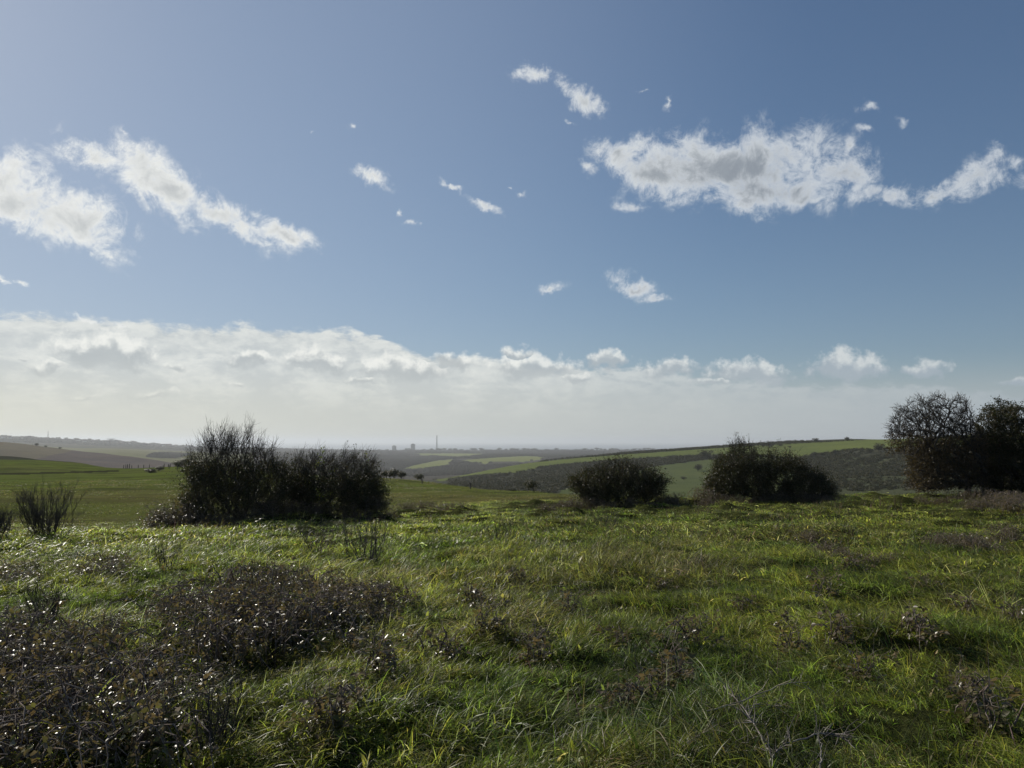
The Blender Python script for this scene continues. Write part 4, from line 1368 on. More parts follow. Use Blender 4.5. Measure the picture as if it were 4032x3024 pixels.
def place_brambles():
    rng = rg(50)
    lab = 'low sprawling dull brown bramble, part of the big dark tangle'
    pl = Placer([bramble_proto(51 + i, lab, 'brambles of the big dark tangle', n_cane=30, per=10, high=0.19 + 0.05 * (i % 2), leaf=0.036) for i in range(4)])
    labs = ['low sprawling dull brown bramble of the dark mound beside the leafless sapling', 'low sprawling dull brown bramble of the patch full of bleached dry stalks']
    grps = ['brambles of the dark mound', 'brambles of the stalky patch']
    for zi, want, x0, x1, y0, y1 in ((0, 22, 640, 1500, 2330, 2650), (1, 16, -250, 760, 2500, 3060)):
        pts = []
        for _ in range(6000):
            px, py = rng.uniform(x0, x1), rng.uniform(y0, y1)
            if len(pts) >= want or not in_poly(np.array([px]), np.array([py]), BRAMBLE_ZONES[zi])[0]:
                continue
            p = hit(px, py)
            if all(np.hypot(*(p - q)[:2]) > 0.30 for q in pts):
                pts.append(p)
        for p in pts:
            pl.put(p, rng.uniform(0, 6.28), (rng.uniform(0.6, 1.0), rng.uniform(0.6, 1.0), rng.uniform(0.6, 1.4)), labs[zi], grps[zi])
    lab = 'thin brown bramble in the strip of rough grass below the whippy shrub'
    pts = []
    for _ in range(16):
        p = hit(rng.uniform(-150, 480), rng.uniform(2215, 2310)); 
        if all(np.hypot(*(p - q)[:2]) > 0.4 for q in pts):
            pts.append(p)
            pl.put(p, rng.uniform(0, 6.28), rng.uniform(0.6, 0.95), lab, 'brambles in the rough strip')
    # thickets along the crest, under and between the bushes
    big = Placer([bramble_proto(61 + i, 'x', 'x', name='bramble_thicket', n_cane=44, per=20, spread=0.8, high=0.5, leaf=0.042) for i in range(3)])
    rows = [
        ('bramble thicket heaped against the foot of the tallest bush', 'brambles at the foot of the tallest bush', [(655, 2040, 20.5, 1.0), (700, 2000, 20.9, 1.5), (745, 1990, 21.0, 1.7), (640, 2045, 20.2, .7), (780, 2010, 20.6, 1.2), (850, 2030, 20.6, 1.0), (960, 2040, 20.8, 1.0), (1050, 2040, 21.0, .9), (1150, 2040, 21.4, 1.0), (1250, 2035, 21.5, .9), (1380, 2035, 21.6, 1.0), (1480, 2030, 21.9, 1.0), (1530, 2030, 22.5, .7)]),
        ('low bramble patch on open turf between two groups of bushes', 'brambles on the open crest', [(1600, 1995, 26, .9), (1660, 1992, 27, 1.0), (1720, 1990, 27, 1.0), (1780, 1990, 27.5, .8), (1820, 2000, 27, .6)]),
        ('pale dry bramble round the foot of the small rounded bush', 'brambles round the small rounded bush', [(2160, 1985, 26, .8), (2210, 1985, 26, .9), (2260, 1985, 26, 1.0), (2320, 1985, 26.2, 1.0), (2390, 1990, 26, .8), (2480, 1990, 26, .7), (2560, 1985, 26.3, .9), (2620, 1975, 26.8, 1.1), (2660, 1975, 27, .9)]),
        ('brown bramble fringe under the long dark bush', 'brambles under the long bush', [(2780, 1970, 28, 1.3), (2850, 1975, 27.8, 1.0), (2920, 1975, 27.8, .8), (3000, 1975, 27.9, .8), (3080, 1975, 27.9, .8), (3160, 1972, 28, .8), (3240, 1970, 28, .8), (3320, 1962, 28.4, .7), (2790, 1990, 27.2, .9)]),
        ('pale dead bramble under the twin trunked tree', 'brambles under the thorn trees', [(3640, 1975, 26, .7), (3720, 1975, 26, .8), (3790, 1975, 26, .8), (3860, 1978, 26, 1.0), (3930, 1985, 25, 1.0), (3990, 1990, 24, 1.0), (3900, 2015, 22, .9), (3840, 2020, 22, .8), (3980, 2030, 21, .9), (4060, 2000, 23, 1.0)]),
        ('scrubby bramble patch half sunk in tussock grass below the thorn trees', 'bramble patches in the tussock grass', [(3180, 2130, 15.3, .6), (3320, 2165, 13, .6), (3230, 2150, 13.8, .7), (3700, 2130, 15, .8), (3790, 2140, 14.4, .8), (3860, 2150, 14, .8), (3950, 2120, 15.5, .8), (3500, 2190, 12.4, .45)]),
    ]
    for lab, grp, L_ in rows:
        for (px, py, r, s) in L_:
            p = gpt(px, r)
            big.put(p, rng.uniform(0, 6.28), (s * 0.75, s * 0.75, s * rng.uniform(0.6, 0.85)), lab, grp)
    # leafy sprigs standing in the grass
    sp = Placer([bramble_proto(71 + i, 'x', 'x', name='bramble_sprig', n_cane=6, per=14, spread=0.17, high=0.19, leaf=0.036) for i in range(3)])
    spots = [(2240, 2430), (2690, 2540), (2770, 2500), (3390, 2700), (3840, 2770), (3920, 2880), (3250, 2370), (3590, 2520), (3290, 2540), (3130, 2590), (3350, 2260), (3430, 2240), (2560, 2790), (2480, 2830), (1400, 2570),
             (1270, 2900), (1350, 2880), (1720, 2610), (1930, 2500), (1850, 2390), (3790, 2440), (3990, 2460), (2930, 2420), (1480, 2650), (2100, 2620), (2030, 2300), (2420, 2560), (2640, 2700), (2600, 2340), (1580, 2400), (3640, 2330), (2130, 2560)]
    for (px, py) in spots:
        p = hit(px, py)
        sp.put(p, rng.uniform(0, 6.28), rng.uniform(0.75, 1.25), 'small sprig of glossy bramble leaves poking out of the green tussocks', 'bramble sprigs in the grass')


place_brambles()


def sapling(name, label, px, py, w_px, h_px, rng, n=26, mat=None, group=None, n_main=7, r=None, twig=(2, 0.05, 0.16), rad=0.0035, lean=(0.05, 0, 0.6), crook=0.09):
    """bare upright stems from one foot; size in photo pixels at its distance"""
    foot = hit(px, py) if r is None else gpt(px, r)
    rr = math.hypot(foot[0], foot[1])
    W, H = w_px / F_PX * rr, h_px / F_PX * rr
    az_ = rng.normal(0, 1, n)
    hx = rng.uniform(-0.5, 0.5, n); hy = rng.uniform(-0.4, 0.4, n)
    tip = np.stack([hx * W, hy * W, H * np.where(np.arange(n) < n_main, rng.uniform(0.75, 1.0, n), rng.uniform(0.35, 0.85, n)) * (1 - 0.5 * hx * hx)], 1)
    base = np.stack([tip[:, 0] * 0.22 + rng.normal(0, 0.03 + 0.03 * W, n), tip[:, 1] * 0.22 + rng.normal(0, 0.03 + 0.03 * W, n), np.full(n, -0.04)], 1)
    q = np.linspace(0, 1, 7)[None, :, None]
    bend = rng.normal(0, crook, (n, 1, 3)) * H
    C = base[:, None] * (1 - q) + tip[:, None] * q + np.array([0, 0, 0.18]) * H * q * (1 - q) + bend * q * (1 - q) * 2 + rng.normal(0, 0.14 * crook * H, (n, 7, 3)) * np.sqrt(q)
    bw, bt = Buf(), Buf()
    tubes(bw, C, np.linspace(rad, rad * 0.35, 7)[None] * rng.uniform(0.6, 1.2, (n, 1)), 4)
    N = C[:, 2:].reshape(-1, 3); D = np.repeat(nrm(C[:, -1] - C[:, 0]), 5, 0)
    P, Dd = twigs(bt, N, D, np.arange(len(N)), rng, twig[0], twig[1], twig[2], lean, 0.45, rad * 0.42)
    o = thing(name, label, 'shrub', foot, -math.atan2(foot[0], foot[1]), group)
    link('stem', bw.mesh('stem', mat or M_BARK), o)
    link('twig', bt.mesh('twig', mat or M_BARK), o, kind='stuff')
    return o


sapling('whippy_shrub', 'fan of bare grey shoots rising from the rough grass by the sloping pasture', 200, 2098, 190, 165, rg(81), n=64, n_main=30, twig=(3, 0.12, 0.36), rad=0.0060, r=18.5, crook=0.16, mat=M_GREYTWIG)
sapling('whippy_shrub', 'small tangle of bare crooked shoots beside the fan shaped grey shrub', 10, 2110, 80, 95, rg(82), n=30, n_main=7, twig=(3, 0.10, 0.25), rad=0.006, r=17.5, mat=M_GREYTWIG, crook=0.2)
sapling('bare_sapling', 'leafless sapling with many thin upright stems standing in the open grass', 1445, 2235, 190, 215, rg(83), n=22, n_main=11, twig=(2, 0.06, 0.22), rad=0.0066, crook=0.15, mat=M_GREYTWIG)
sapling('dead_weed', 'cluster of thin brown dead weed stalks near the leafless sapling', 1250, 2190, 200, 130, rg(84), n=44, n_main=20, mat=M_GREYTWIG, rad=0.003, crook=0.16)
sapling('dead_weed', 'lone dark crooked weed stalk in the grass above the dark bramble mound', 650, 2270, 90, 140, rg(85), n=12, n_main=3, rad=0.004)
sapling('dead_weed', 'pale dry weed stems in front of the small rounded bush', 2385, 2090, 130, 105, rg(86), n=34, n_main=16, mat=M_GREYTWIG, rad=0.0034, crook=0.16)
sapling('dead_weed', 'dark upright weed stem growing out of the grass between the bramble patches', 180, 2480, 120, 160, rg(87), n=18, n_main=4, rad=0.004)
sapling('dead_weed', 'tall dark branching weed at the edge of the stalky bramble patch', 865, 3000, 170, 300, rg(88), n=22, n_main=4, rad=0.0038, twig=(2, 0.03, 0.09))
sapling('dead_weed', 'thin bare weed spike in bright green grass', 1465, 2640, 40, 150, rg(89), n=6, n_main=2, rad=0.003, twig=(2, 0.02, 0.05))
sapling('dead_weed', 'dried flower stalk leaning out of the long grass', 2035, 2400, 80, 150, rg(90), n=5, n_main=2, rad=0.003, twig=(1, 0.02, 0.06))
sapling('dead_weed', 'thin dead stalks in the turf beside a low bramble patch', 1960, 2150, 160, 90, rg(91), n=26, n_main=12, rad=0.0032)
sapling('dead_weed', 'sparse dead stalks below the thorn trees', 3300, 2090, 120, 110, rg(92), n=14, n_main=5, rad=0.0034)


def stalk(name, label, pts, rad, mat, group=None, side=0, seed=0, length=0.12):
    """dead arching stem given as (photo x, photo y, distance) points"""
    rng = rg(seed)
    Q = np.array([at(float(a), float(b), float(c)) for a, b, c in pts])
    # smooth it
    s = np.linspace(0, len(Q) - 1, len(Q) * 3)
    C = np.stack([np.interp(s, np.arange(len(Q)), Q[:, i]) for i in range(3)], 1)
    C[1:-1] = (C[:-2] + 2 * C[1:-1] + C[2:]) / 4 + rng.normal(0, 0.004, (len(C) - 2, 3))
    foot = C[0].copy()
    b = Buf()
    tubes(b, (C - foot)[None], np.linspace(rad, rad * 0.4, len(C))[None], 5)
    o = thing(name, label, 'branch', foot, 0, group)
    link('stem', b.mesh('stem', mat, smooth=True), o)
    if side:
        bt = Buf()
        idx = rng.integers(1, len(C) - 1, side)
        d = nrm(C[idx + 1] - C[idx]); d = nrm(d * 0.6 + rand_unit(rng, side) * 0.8 + np.array([0, 0, 0.25]))
        L_ = rng.uniform(0.4, 1.3, side)[:, None] * length
        p0 = C[idx] - foot
        tubes(bt, np.stack([p0, p0 + d * L_ * 0.5 + rng.normal(0, 0.008, (side, 3)), p0 + d * L_], 1), np.broadcast_to(np.array([0.5, 0.38, 0.2]) * rad, (side, 3)), 4)
        link('twig', bt.mesh('twig', mat), o, kind='stuff')
    return o


stalk('dead_branch', 'forked grey dead branch curving up from the grass at the foot of the slope', [(3030, 3040, 3.75), (3040, 2985, 3.85), (3070, 2940, 4.0), (3140, 2915, 4.15), (3240, 2880, 4.3), (3300, 2890, 4.35), (3350, 2930, 4.3)], 0.0062, M_TWIG, side=26, seed=1)
stalk('dead_branch', 'long thin dead branch lying over the grass, touching the forked one', [(3045, 2990, 3.85), (2990, 2880, 4.1), (2930, 2790, 4.35), (2850, 2700, 4.7)], 0.0055, M_TWIG, side=26, seed=2)
stalk('dead_branch', 'pale straight dead twig lying across dark bramble and grass', [(2780, 2800, 4.4), (2900, 2765, 4.5), (3000, 2725, 4.6), (3110, 2690, 4.75), (3190, 2685, 4.8)], 0.0042, M_STRAW, side=16, seed=3)
stalk('dead_branch', 'short dead twig sticking up beside the forked branch', [(3230, 3030, 3.8), (3235, 2960, 3.9), (3220, 2900, 4.0)], 0.0036, M_TWIG, side=8, seed=4)
stalk('dead_branch', 'upper of the thin dead twigs woven through the grass behind the forked branch', [(2560, 2850, 4.3), (2700, 2830, 4.4), (2860, 2800, 4.5), (3000, 2770, 4.6), (3120, 2790, 4.6)], 0.0038, M_TWIG, side=22, seed=6)
stalk('dead_branch', 'low dead twig tangle at the very foot of the forked branch', [(2580, 3010, 3.85), (2700, 2960, 3.95), (2820, 2960, 3.95), (2950, 2930, 4.0), (3040, 2960, 3.9)], 0.0042, M_TWIG, side=30, seed=7)
stalk('dead_branch', 'bleached dead twig arching over dark bramble leaves below the grass', [(2600, 3050, 3.75), (2660, 2960, 3.9), (2740, 2900, 4.05), (2790, 2880, 4.1)], 0.0036, M_STRAW, side=12, seed=8)
rs_ = rg(5)
for i_ in range(14):
    px_, py_ = rs_.uniform(20, 640), rs_.uniform(2600, 2960)
    g_ = hit(px_, py_); r_ = math.hypot(g_[0], g_[1]); L_ = rs_.uniform(60, 170); an_ = rs_.uniform(0.3, 1.2)
    stalk('dry_stalk', 'bleached dry stalk leaning out of the flat bramble patch', [(px_, py_ - 20, r_), (px_ + L_ * .5 * math.cos(an_), py_ - 20 - L_ * .5 * math.sin(an_) - 8, r_ - 0.05), (px_ + L_ * math.cos(an_), py_ - 20 - L_ * math.sin(an_), r_ - 0.1)],
          0.0028, M_STRAW, group='dry stalks in the bramble patch', side=2, seed=20 + i_, length=0.05)

# ------------------------------------------------------------------ far trees, hedges, woods
def clump_arrays(rng, n, size, flat=0.8):
    """a ball of small leaf faces, denser towards the outside"""
    d = rand_unit(rng, n); rr = rng.uniform(0.35, 1.0, n) ** 0.6
    lump = 1 + 0.28 * np.sin(d[:, 0] * 5 + rng.uniform(0, 6)) * np.sin(d[:, 1] * 4 + rng.uniform(0, 6)) + 0.15 * rng.normal(size=n)
    c = d * (rr * lump)[:, None]; c[:, 2] *= flat
    nn = nrm(d + rand_unit(rng, n) * 0.7)
    u = nrm(np.cross(nn, rand_unit(rng, n))); w = np.cross(nn, u)
    s = size * rng.uniform(0.6, 1.3, n)[:, None]
    V = np.stack([c - u * s, c + w * s * 0.8, c + u * s, c - w * s * 0.8], 1).reshape(-1, 3)
    return V, np.arange(n * 4).reshape(-1, 4)


def clump_mesh(name, rng, n, size, mat, flat=0.8):
    b = Buf(); V, Fq = clump_arrays(rng, n, size, flat); b.add(V, None, Fq)
    return b.mesh(name, mat)


def far_tree(name, label, cat, group, rng, mat, lean=0.0, crown_h=0.75, n_sub=7, faces=90, size=0.13, trunk=True):
    """tree or thorn one unit high: trunk and a crown of several leaf masses"""
    o = thing(name, label, cat, (0, 0, 0), 0, group)
    b = Buf()
    for i in range(n_sub):
        V, Fq = clump_arrays(rng, faces, size * rng.uniform(0.8, 1.2))
        r = rng.uniform(0.20, 0.34)
        c = np.array([rng.normal(0, 0.20) + lean * 0.4, rng.normal(0, 0.20), 0.52 + rng.normal(0, 0.12) * crown_h])
        b.add(V * r + c, None, Fq)
    V, Fq = clump_arrays(rng, faces * 2, size); b.add(V * np.array([0.42, 0.42, 0.40]) + np.array([lean * 0.35, 0, 0.50]), None, Fq)
    link('crown', b.mesh('crown', mat), o, kind='stuff')
    if trunk:
        t = Buf()
        tubes(t, np.array([[(0, 0, -0.08), (0.01 + lean * 0.08, 0, 0.14), (lean * 0.25, 0.01, 0.34), (lean * 0.35, 0, 0.55)]]), np.array([[0.045, 0.035, 0.028, 0.015]]), 6)
        for _ in range(4):
            e = np.array([lean * 0.35 + rng.normal(0, 0.2), rng.normal(0, 0.2), rng.uniform(0.45, 0.75)])
            tubes(t, np.array([[(lean * 0.2, 0, 0.25), e * 0.6 + np.array([0, 0, 0.12]), e]]), np.array([[0.018, 0.012, 0.006]]), 4)
        link('trunk', t.mesh('trunk', M_BARK, smooth=True), o)
    return o


def far_hit(px, py, r0, r1):
    return hit(px, py, r0, r1)


def far_things():
    rng = rg(100)
    # thorns on the near pasture edge
    th = Placer([far_tree('small_thorn', 'x', 'tree', 'x', rg(101 + i), M_DARKLEAF, lean=l_, faces=240, size=0.10) for i, l_ in enumerate((0.15, -0.1, -0.55))])

    def thorn(px, r, h_px, label, group=None, k=0, wide=1.0, sink=0.0):
        p = gpt(px, r); h = h_px / F_PX * r
        p[2] -= sink * h
        return th.put(p, -math.atan2(p[0], p[1]) + (0 if k > 1 else rng.uniform(0, 6.28)), (h * wide, h * wide, h), label, group, k)
    thorn(1522, 149, 40, 'outermost of three small thorn trees bunched where the pasture drops away', None, 1, 1.1)
    thorn(1552, 148, 52, 'tallest of three small thorn trees bunched where the pasture drops away', None, 0, 1.0)
    thorn(1580, 146, 42, 'thinner thorn tree ending the bunch of three at the pasture edge', None, 1, 0.8)
    thorn(1662, 133, 36, 'single small thorn tree leaning over on the pasture edge below the bunch of three', None, 2, 1.15)
    thorn(2104, 86, 58, 'rounded thorn bent over by the wind, alone on the crest above the valley', None, 2, 0.95)
    thorn(2012, 92, 22, 'low dark mound of thorn beside the bent rounded thorn', None, 0, 2.2, 0.25)
    thorn(590, 178, 26, 'low dark thorn mound in front of the fence posts', None, 0, 1.9, 0.2)
    thorn(626, 186, 24, 'small round thorn bush touching the fence posts', None, 1, 1.3, 0.15)
    thorn(702, 203, 34, 'dark round thorn at the end of the fence', None, 0, 1.2, 0.1)
    thorn(724, 206, 40, 'taller thorn behind the dark round one at the fence end', None, 1, 1.0, 0.1)
    thorn(745, 208, 26, 'low thorn scrub between the fence end and the tallest bush', None, 0, 1.6, 0.2)
    thorn(718, 176, 16, 'tiny thorn below the fence end', None, 1, 1.3, 0.2)

    # lone trees and thorns over the far hillside
    hill = Placer([far_tree('hillside_thorn', 'x', 'tree', 'x', rg(121 + i), M_FARLEAF, lean=l_, faces=90, size=0.12) for i, l_ in enumerate((0.1, -0.2, 0.0))])
    spots = [(2775, 1806, 46, 'tall hedgerow tree rising from the scrub band on the far hillside'), (2748, 1856, 36, 'upright thorn casting a shadow on the open hillside field'),
             (2692, 1890, 18, 'smaller thorn below the upright one on the open hillside field'), (3213, 1741, 20, 'small round thorn on the bare hill skyline'), (3335, 1736, 19, 'second small thorn on the bare hill skyline'),
             (2960, 1763, 24, 'thorn at the start of the skyline scrub clump'), (3030, 1763, 34, 'broad dark scrub clump on the hill skyline'), (3005, 1763, 28, 'middle thorn of the skyline scrub clump'), (3075, 1759, 14, 'last low thorn of the skyline scrub clump'),
             (3110, 1764, 11, 'dark low bush out in the upper hill field'), (3092, 1764, 7, 'tiny dark bush out in the upper hill field'),
             (3205, 1800, 26, 'round thorn on the upper edge of the dark scrub slope'), (3238, 1797, 20, 'small thorn next along the upper edge of the dark scrub slope'), (3285, 1790, 22, 'third thorn along the upper edge of the dark scrub slope'),
             (3425, 1785, 24, 'broad thorn on the upper edge of the dark scrub slope'), (3460, 1778, 38, 'flat topped tree standing clear above the dark scrub slope'), (2620, 1850, 10, 'tiny thorn in the hillside field near the scrub band'),
             (2585, 1856, 10, 'tiny thorn beside the hedge on the hillside field'), (1995, 1872, 9, 'tiny thorn on the lower edge of the long green hill field'), (145, 1757, 14, 'lone thorn on the ploughed hill skyline'),
             (180, 1762, 10, 'low scrub on the ploughed hill skyline'), (235, 1768, 9, 'last low scrub on the ploughed hill skyline')]
    for i, (px, py, hp, lab) in enumerate(spots):
        p = far_hit(px, py, 420, 1500)
        r = math.hypot(p[0], p[1]); h = hp / F_PX * r
        hill.put(p - np.array([0, 0, 0.08 * h]), rng.uniform(0, 6.28), (h * 1.15, h * 1.15, h), lab, None)

    # scrub that covers the steep hillside: reads as one mass
    protos = [clump_mesh('scrub_clump', rg(140 + i), 90, 0.17, M_FARLEAF, 0.75) for i in range(4)]
    N = 60000
    a = rng.uniform(-0.08, 0.80, N); r = np.sqrt(rng.uniform(400 ** 2, 1000 ** 2, N))
    x, y = np.sin(a) * r, np.cos(a) * r; z = ground(x, y)
    PX, PY = project(np.stack([x, y, z], 1))
    wob = 6 * fbm(x / 40, y / 40, 3, 77)
    inside = (PX > 1640) & ~in_poly(PX, PY + wob * .2, F4) & ~(in_poly(PX, PY + wob * .3, F5) & (PX < 3180))
    crest_r = np.interp(PX, [1700, 2016, 2300, 2700, 3000, 3550, 4032, 6000], [880, 930, 980, 1030, 1030, 880, 780, 780])
    inside &= r < crest_r
    thick = fbm(x / 45, y / 45, 3, 151) + 0.25
    lowr = sstep(PY, 1850, 1900) * (PX > 2600)
    pr = np.clip(thick * 1.6 + 0.3, 0.12, 1) * (1 - 0.60 * lowr) * np.where(PX < 2560, np.where(PY > 1905, 0.55, 1.0), 1.0)
    keep = inside & (rng.random(N) < pr * 0.75)
    kx = np.nonzero(keep)[0]
    P = np.stack([x, y, z], 1)[kx]
    s = rng.uniform(1.4, 3.0, len(kx)) * np.where(PX[kx] < 2560, 1.15, 1.0)
    scatter('hillside_scrub', protos, P + np.array([0, 0, 0.4]), rng.integers(0, 4, len(kx)), np.stack([np.zeros(len(kx))] * 2 + [rng.uniform(0, 6.28, len(kx))], 1), np.stack([s, s, s * 0.8], 1),
            np.ones((len(kx), 3)), M_FARLEAF, label='dark thorn scrub spread over the steep side of the far hill', category='scrub')

    # scrub of the band between the two hillside fields is part of the same cover; woods of the middle valley
    protos = [clump_mesh('wood_clump', rg(160 + i), 80, 0.19, M_WOODLEAF, 0.85) for i in range(4)]
    N = 42000
    a = rng.uniform(-0.36, 0.16, N); r = np.sqrt(rng.uniform(1500 ** 2, 4000 ** 2, N))
    x, y = np.sin(a) * r, np.cos(a) * r; z = ground(x, y)
    PX, PY = project(np.stack([x, y, z], 1))
    inside = (PX > 1050) & (PX < 2480)
    for f_ in (F1, F2, F3):
        inside &= ~in_poly(PX, PY, f_)
    keep = inside & (fbm(x / 220, y / 220, 3, 171) > -0.16)
    # the small wood on the slope behind the ploughed hill
    N2 = 9000
    a2 = rng.uniform(-0.46, -0.38, N2); r2 = np.sqrt(rng.uniform(1700 ** 2, 2700 ** 2, N2)); x2, y2 = np.sin(a2) * r2, np.cos(a2) * r2; z2 = ground(x2, y2)
    QX, QY = project(np.stack([x2, y2, z2], 1))
    k2 = in_poly(QX, QY, [(580, 1800), (610, 1786), (700, 1784), (745, 1790), (690, 1805), (640, 1804)]) & (rng.random(N2) < 0.6)
    P = np.concatenate([np.stack([x, y, z], 1)[keep], np.stack([x2, y2, z2], 1)[k2]])
    n = len(P); s = rng.uniform(3.0, 6.5, n)
    scatter('valley_woodland', protos, P + np.array([0, 0, 1.5]), rng.integers(0, 4, n), np.stack([np.zeros(n)] * 2 + [rng.uniform(0, 6.28, n)], 1), np.stack([s, s, s * 0.9], 1),
            np.ones((n, 3)), M_WOODLEAF, label='bare grey brown woods filling the valley beyond the spur', category='woodland')

    # hedges
    def hedge(label, pts, r0, r1, h, w, mat, step=1.0, seed=0, name='hedge'):
        rg_ = rg(seed)
        Q = np.array([far_hit(px, py, r0, r1) for px, py in pts])
        seg = np.linalg.norm(np.diff(Q, axis=0), axis=1); cum = np.concatenate([[0], np.cumsum(seg)])
        m = int(cum[-1] / (w * step)) + 2
        s_ = np.linspace(0, cum[-1], m)
        x = np.interp(s_, cum, Q[:, 0]) + rg_.normal(0, w * 0.12, m); y = np.interp(s_, cum, Q[:, 1]) + rg_.normal(0, w * 0.12, m)
        z = ground(x, y)
        foot = np.array([x[0], y[0], z[0]])
        b = Buf()
        for i in range(m):
            V, Fq = clump_arrays(rg_, 36, 0.26)
            b.add(V * np.array([w, w, h * rg_.uniform(0.7, 1.3)]) * 0.75 + np.array([x[i], y[i], z[i] + h * 0.35]) - foot, None, Fq)
        link(name, b.mesh(name, mat), None, foot, label=label, category='hedge')
    hedge('dark hedge running along the top of the long hill spur', [(1705, 1888), (1760, 1873), (1890, 1851), (2016, 1831), (2160, 1815), (2300, 1801), (2480, 1787), (2700, 1769)], 600, 1150, 2.6, 3.2, M_FARLEAF, 0.8, 1)
    hedge('hedge and rough bank on the hill skyline beyond the spur hedge', [(2720, 1768), (2850, 1760), (3000, 1753), (3130, 1747), (3250, 1741), (3400, 1733)], 700, 1150, 1.4, 3.2, M_FARLEAF, 0.9, 2)
    hedge('thin dark hedge line across the far valley field', [(1610, 1785), (1700, 1784), (1800, 1785), (1930, 1786)], 2600, 4300, 5.0, 9.0, M_WOODLEAF, 0.8, 3)
    hedge('dark ragged scrub line along the lower edge of the green spur field', [(1820, 1890), (1880, 1884), (1960, 1877), (2000, 1872)], 500, 900, 2.4, 3.0, M_FARLEAF, 0.8, 5)

    # fence posts on the pasture skyline
    def post_mesh():
        b = Buf()
        h = 1.15; w = 0.075
        V = []
        for (z, q) in ((-0.25, 1.0), (h * 0.92, 0.95), (h, 0.55)):
            for k in range(6):
                a_ = k * math.pi / 3
                V.append((math.cos(a_) * w * q, math.sin(a_) * w * q, z + (0.03 * math.cos(a_) if z > 1.1 else 0)))
        Fq = [(r_ * 6 + k, r_ * 6 + (k + 1) % 6, (r_ + 1) * 6 + (k + 1) % 6, (r_ + 1) * 6 + k) for r_ in (0, 1) for k in range(6)]
        b.add(V, [(12, 12 + k, 12 + k + 1) for k in range(1, 5)], Fq)
        return b.mesh('fence_post', M_BARK)
    pm = post_mesh()
    for i, (px, r) in enumerate([(485, 222), (493, 221), (499, 221), (507, 220), (517, 219), (542, 217), (564, 215), (586, 213), (641, 196), (645, 209), (660, 208), (664, 194), (669, 207), (698, 190)]):
        p = gpt(px, r)
        o = link('fence_post', pm, None, p, rng.uniform(0, 1), label='weathered dark wooden post of the fence on the pasture skyline', category='post', group='fence posts on the pasture skyline')
        sc = 1.0 if i in (1, 2, 3) else 0.75
        o.scale = (1.6 if i in (2, 3) else 1.15, 1.15, sc * rng.uniform(0.9, 1.1)); o.rotation_euler = (rng.normal(0, 0.04), rng.normal(0, 0.06), 0)
    for (px, r, lab, hs) in [(1852, 104, 'single stout fence post at the pasture edge above the valley', 0.75), (1662, 118, 'thin upright stake in the pasture below the leaning thorn', 0.6)]:
        o = link('fence_post', pm, None, gpt(px, r), 0.3, label=lab, category='post')
        o.scale = (1, 1, hs)


far_things()


# ------------------------------------------------------------------ the town on the coast
def facade_shader(c):
    def f(t, m):
        g = t.n('ShaderNodeNewGeometry')
        n = t.noise(g.outputs['Position'], 0.08, 3.0, 0.6)
        return principled(t, t.mix(n, tuple(q * 0.8 for q in c), c), 0.8, 0.3)
    return f


M_CONC = material('concrete', facade_shader((0.24, 0.24, 0.23)))
M_WALL = material('pale_render', facade_shader((0.55, 0.53, 0.49)))
M_BRICK = material('brick_wall', facade_shader((0.22, 0.15, 0.11)))
M_ROOF = material('roof_tile', facade_shader((0.11, 0.08, 0.07)))
M_GLASS = material('window_glass', lambda t, m: principled(t, (0.03, 0.035, 0.04), 0.15, 0.5))


def boxes(bs):
    b = Buf()
    for (x0, x1, y0, y1, z0, z1) in bs:
        V = [(x, y, z) for z in (z0, z1) for y in (y0, y1) for x in (x0, x1)]
        b.add(V, None, [(0, 2, 3, 1), (4, 5, 7, 6), (0, 1, 5, 4), (2, 6, 7, 3), (0, 4, 6, 2), (1, 3, 7, 5)])
    return b


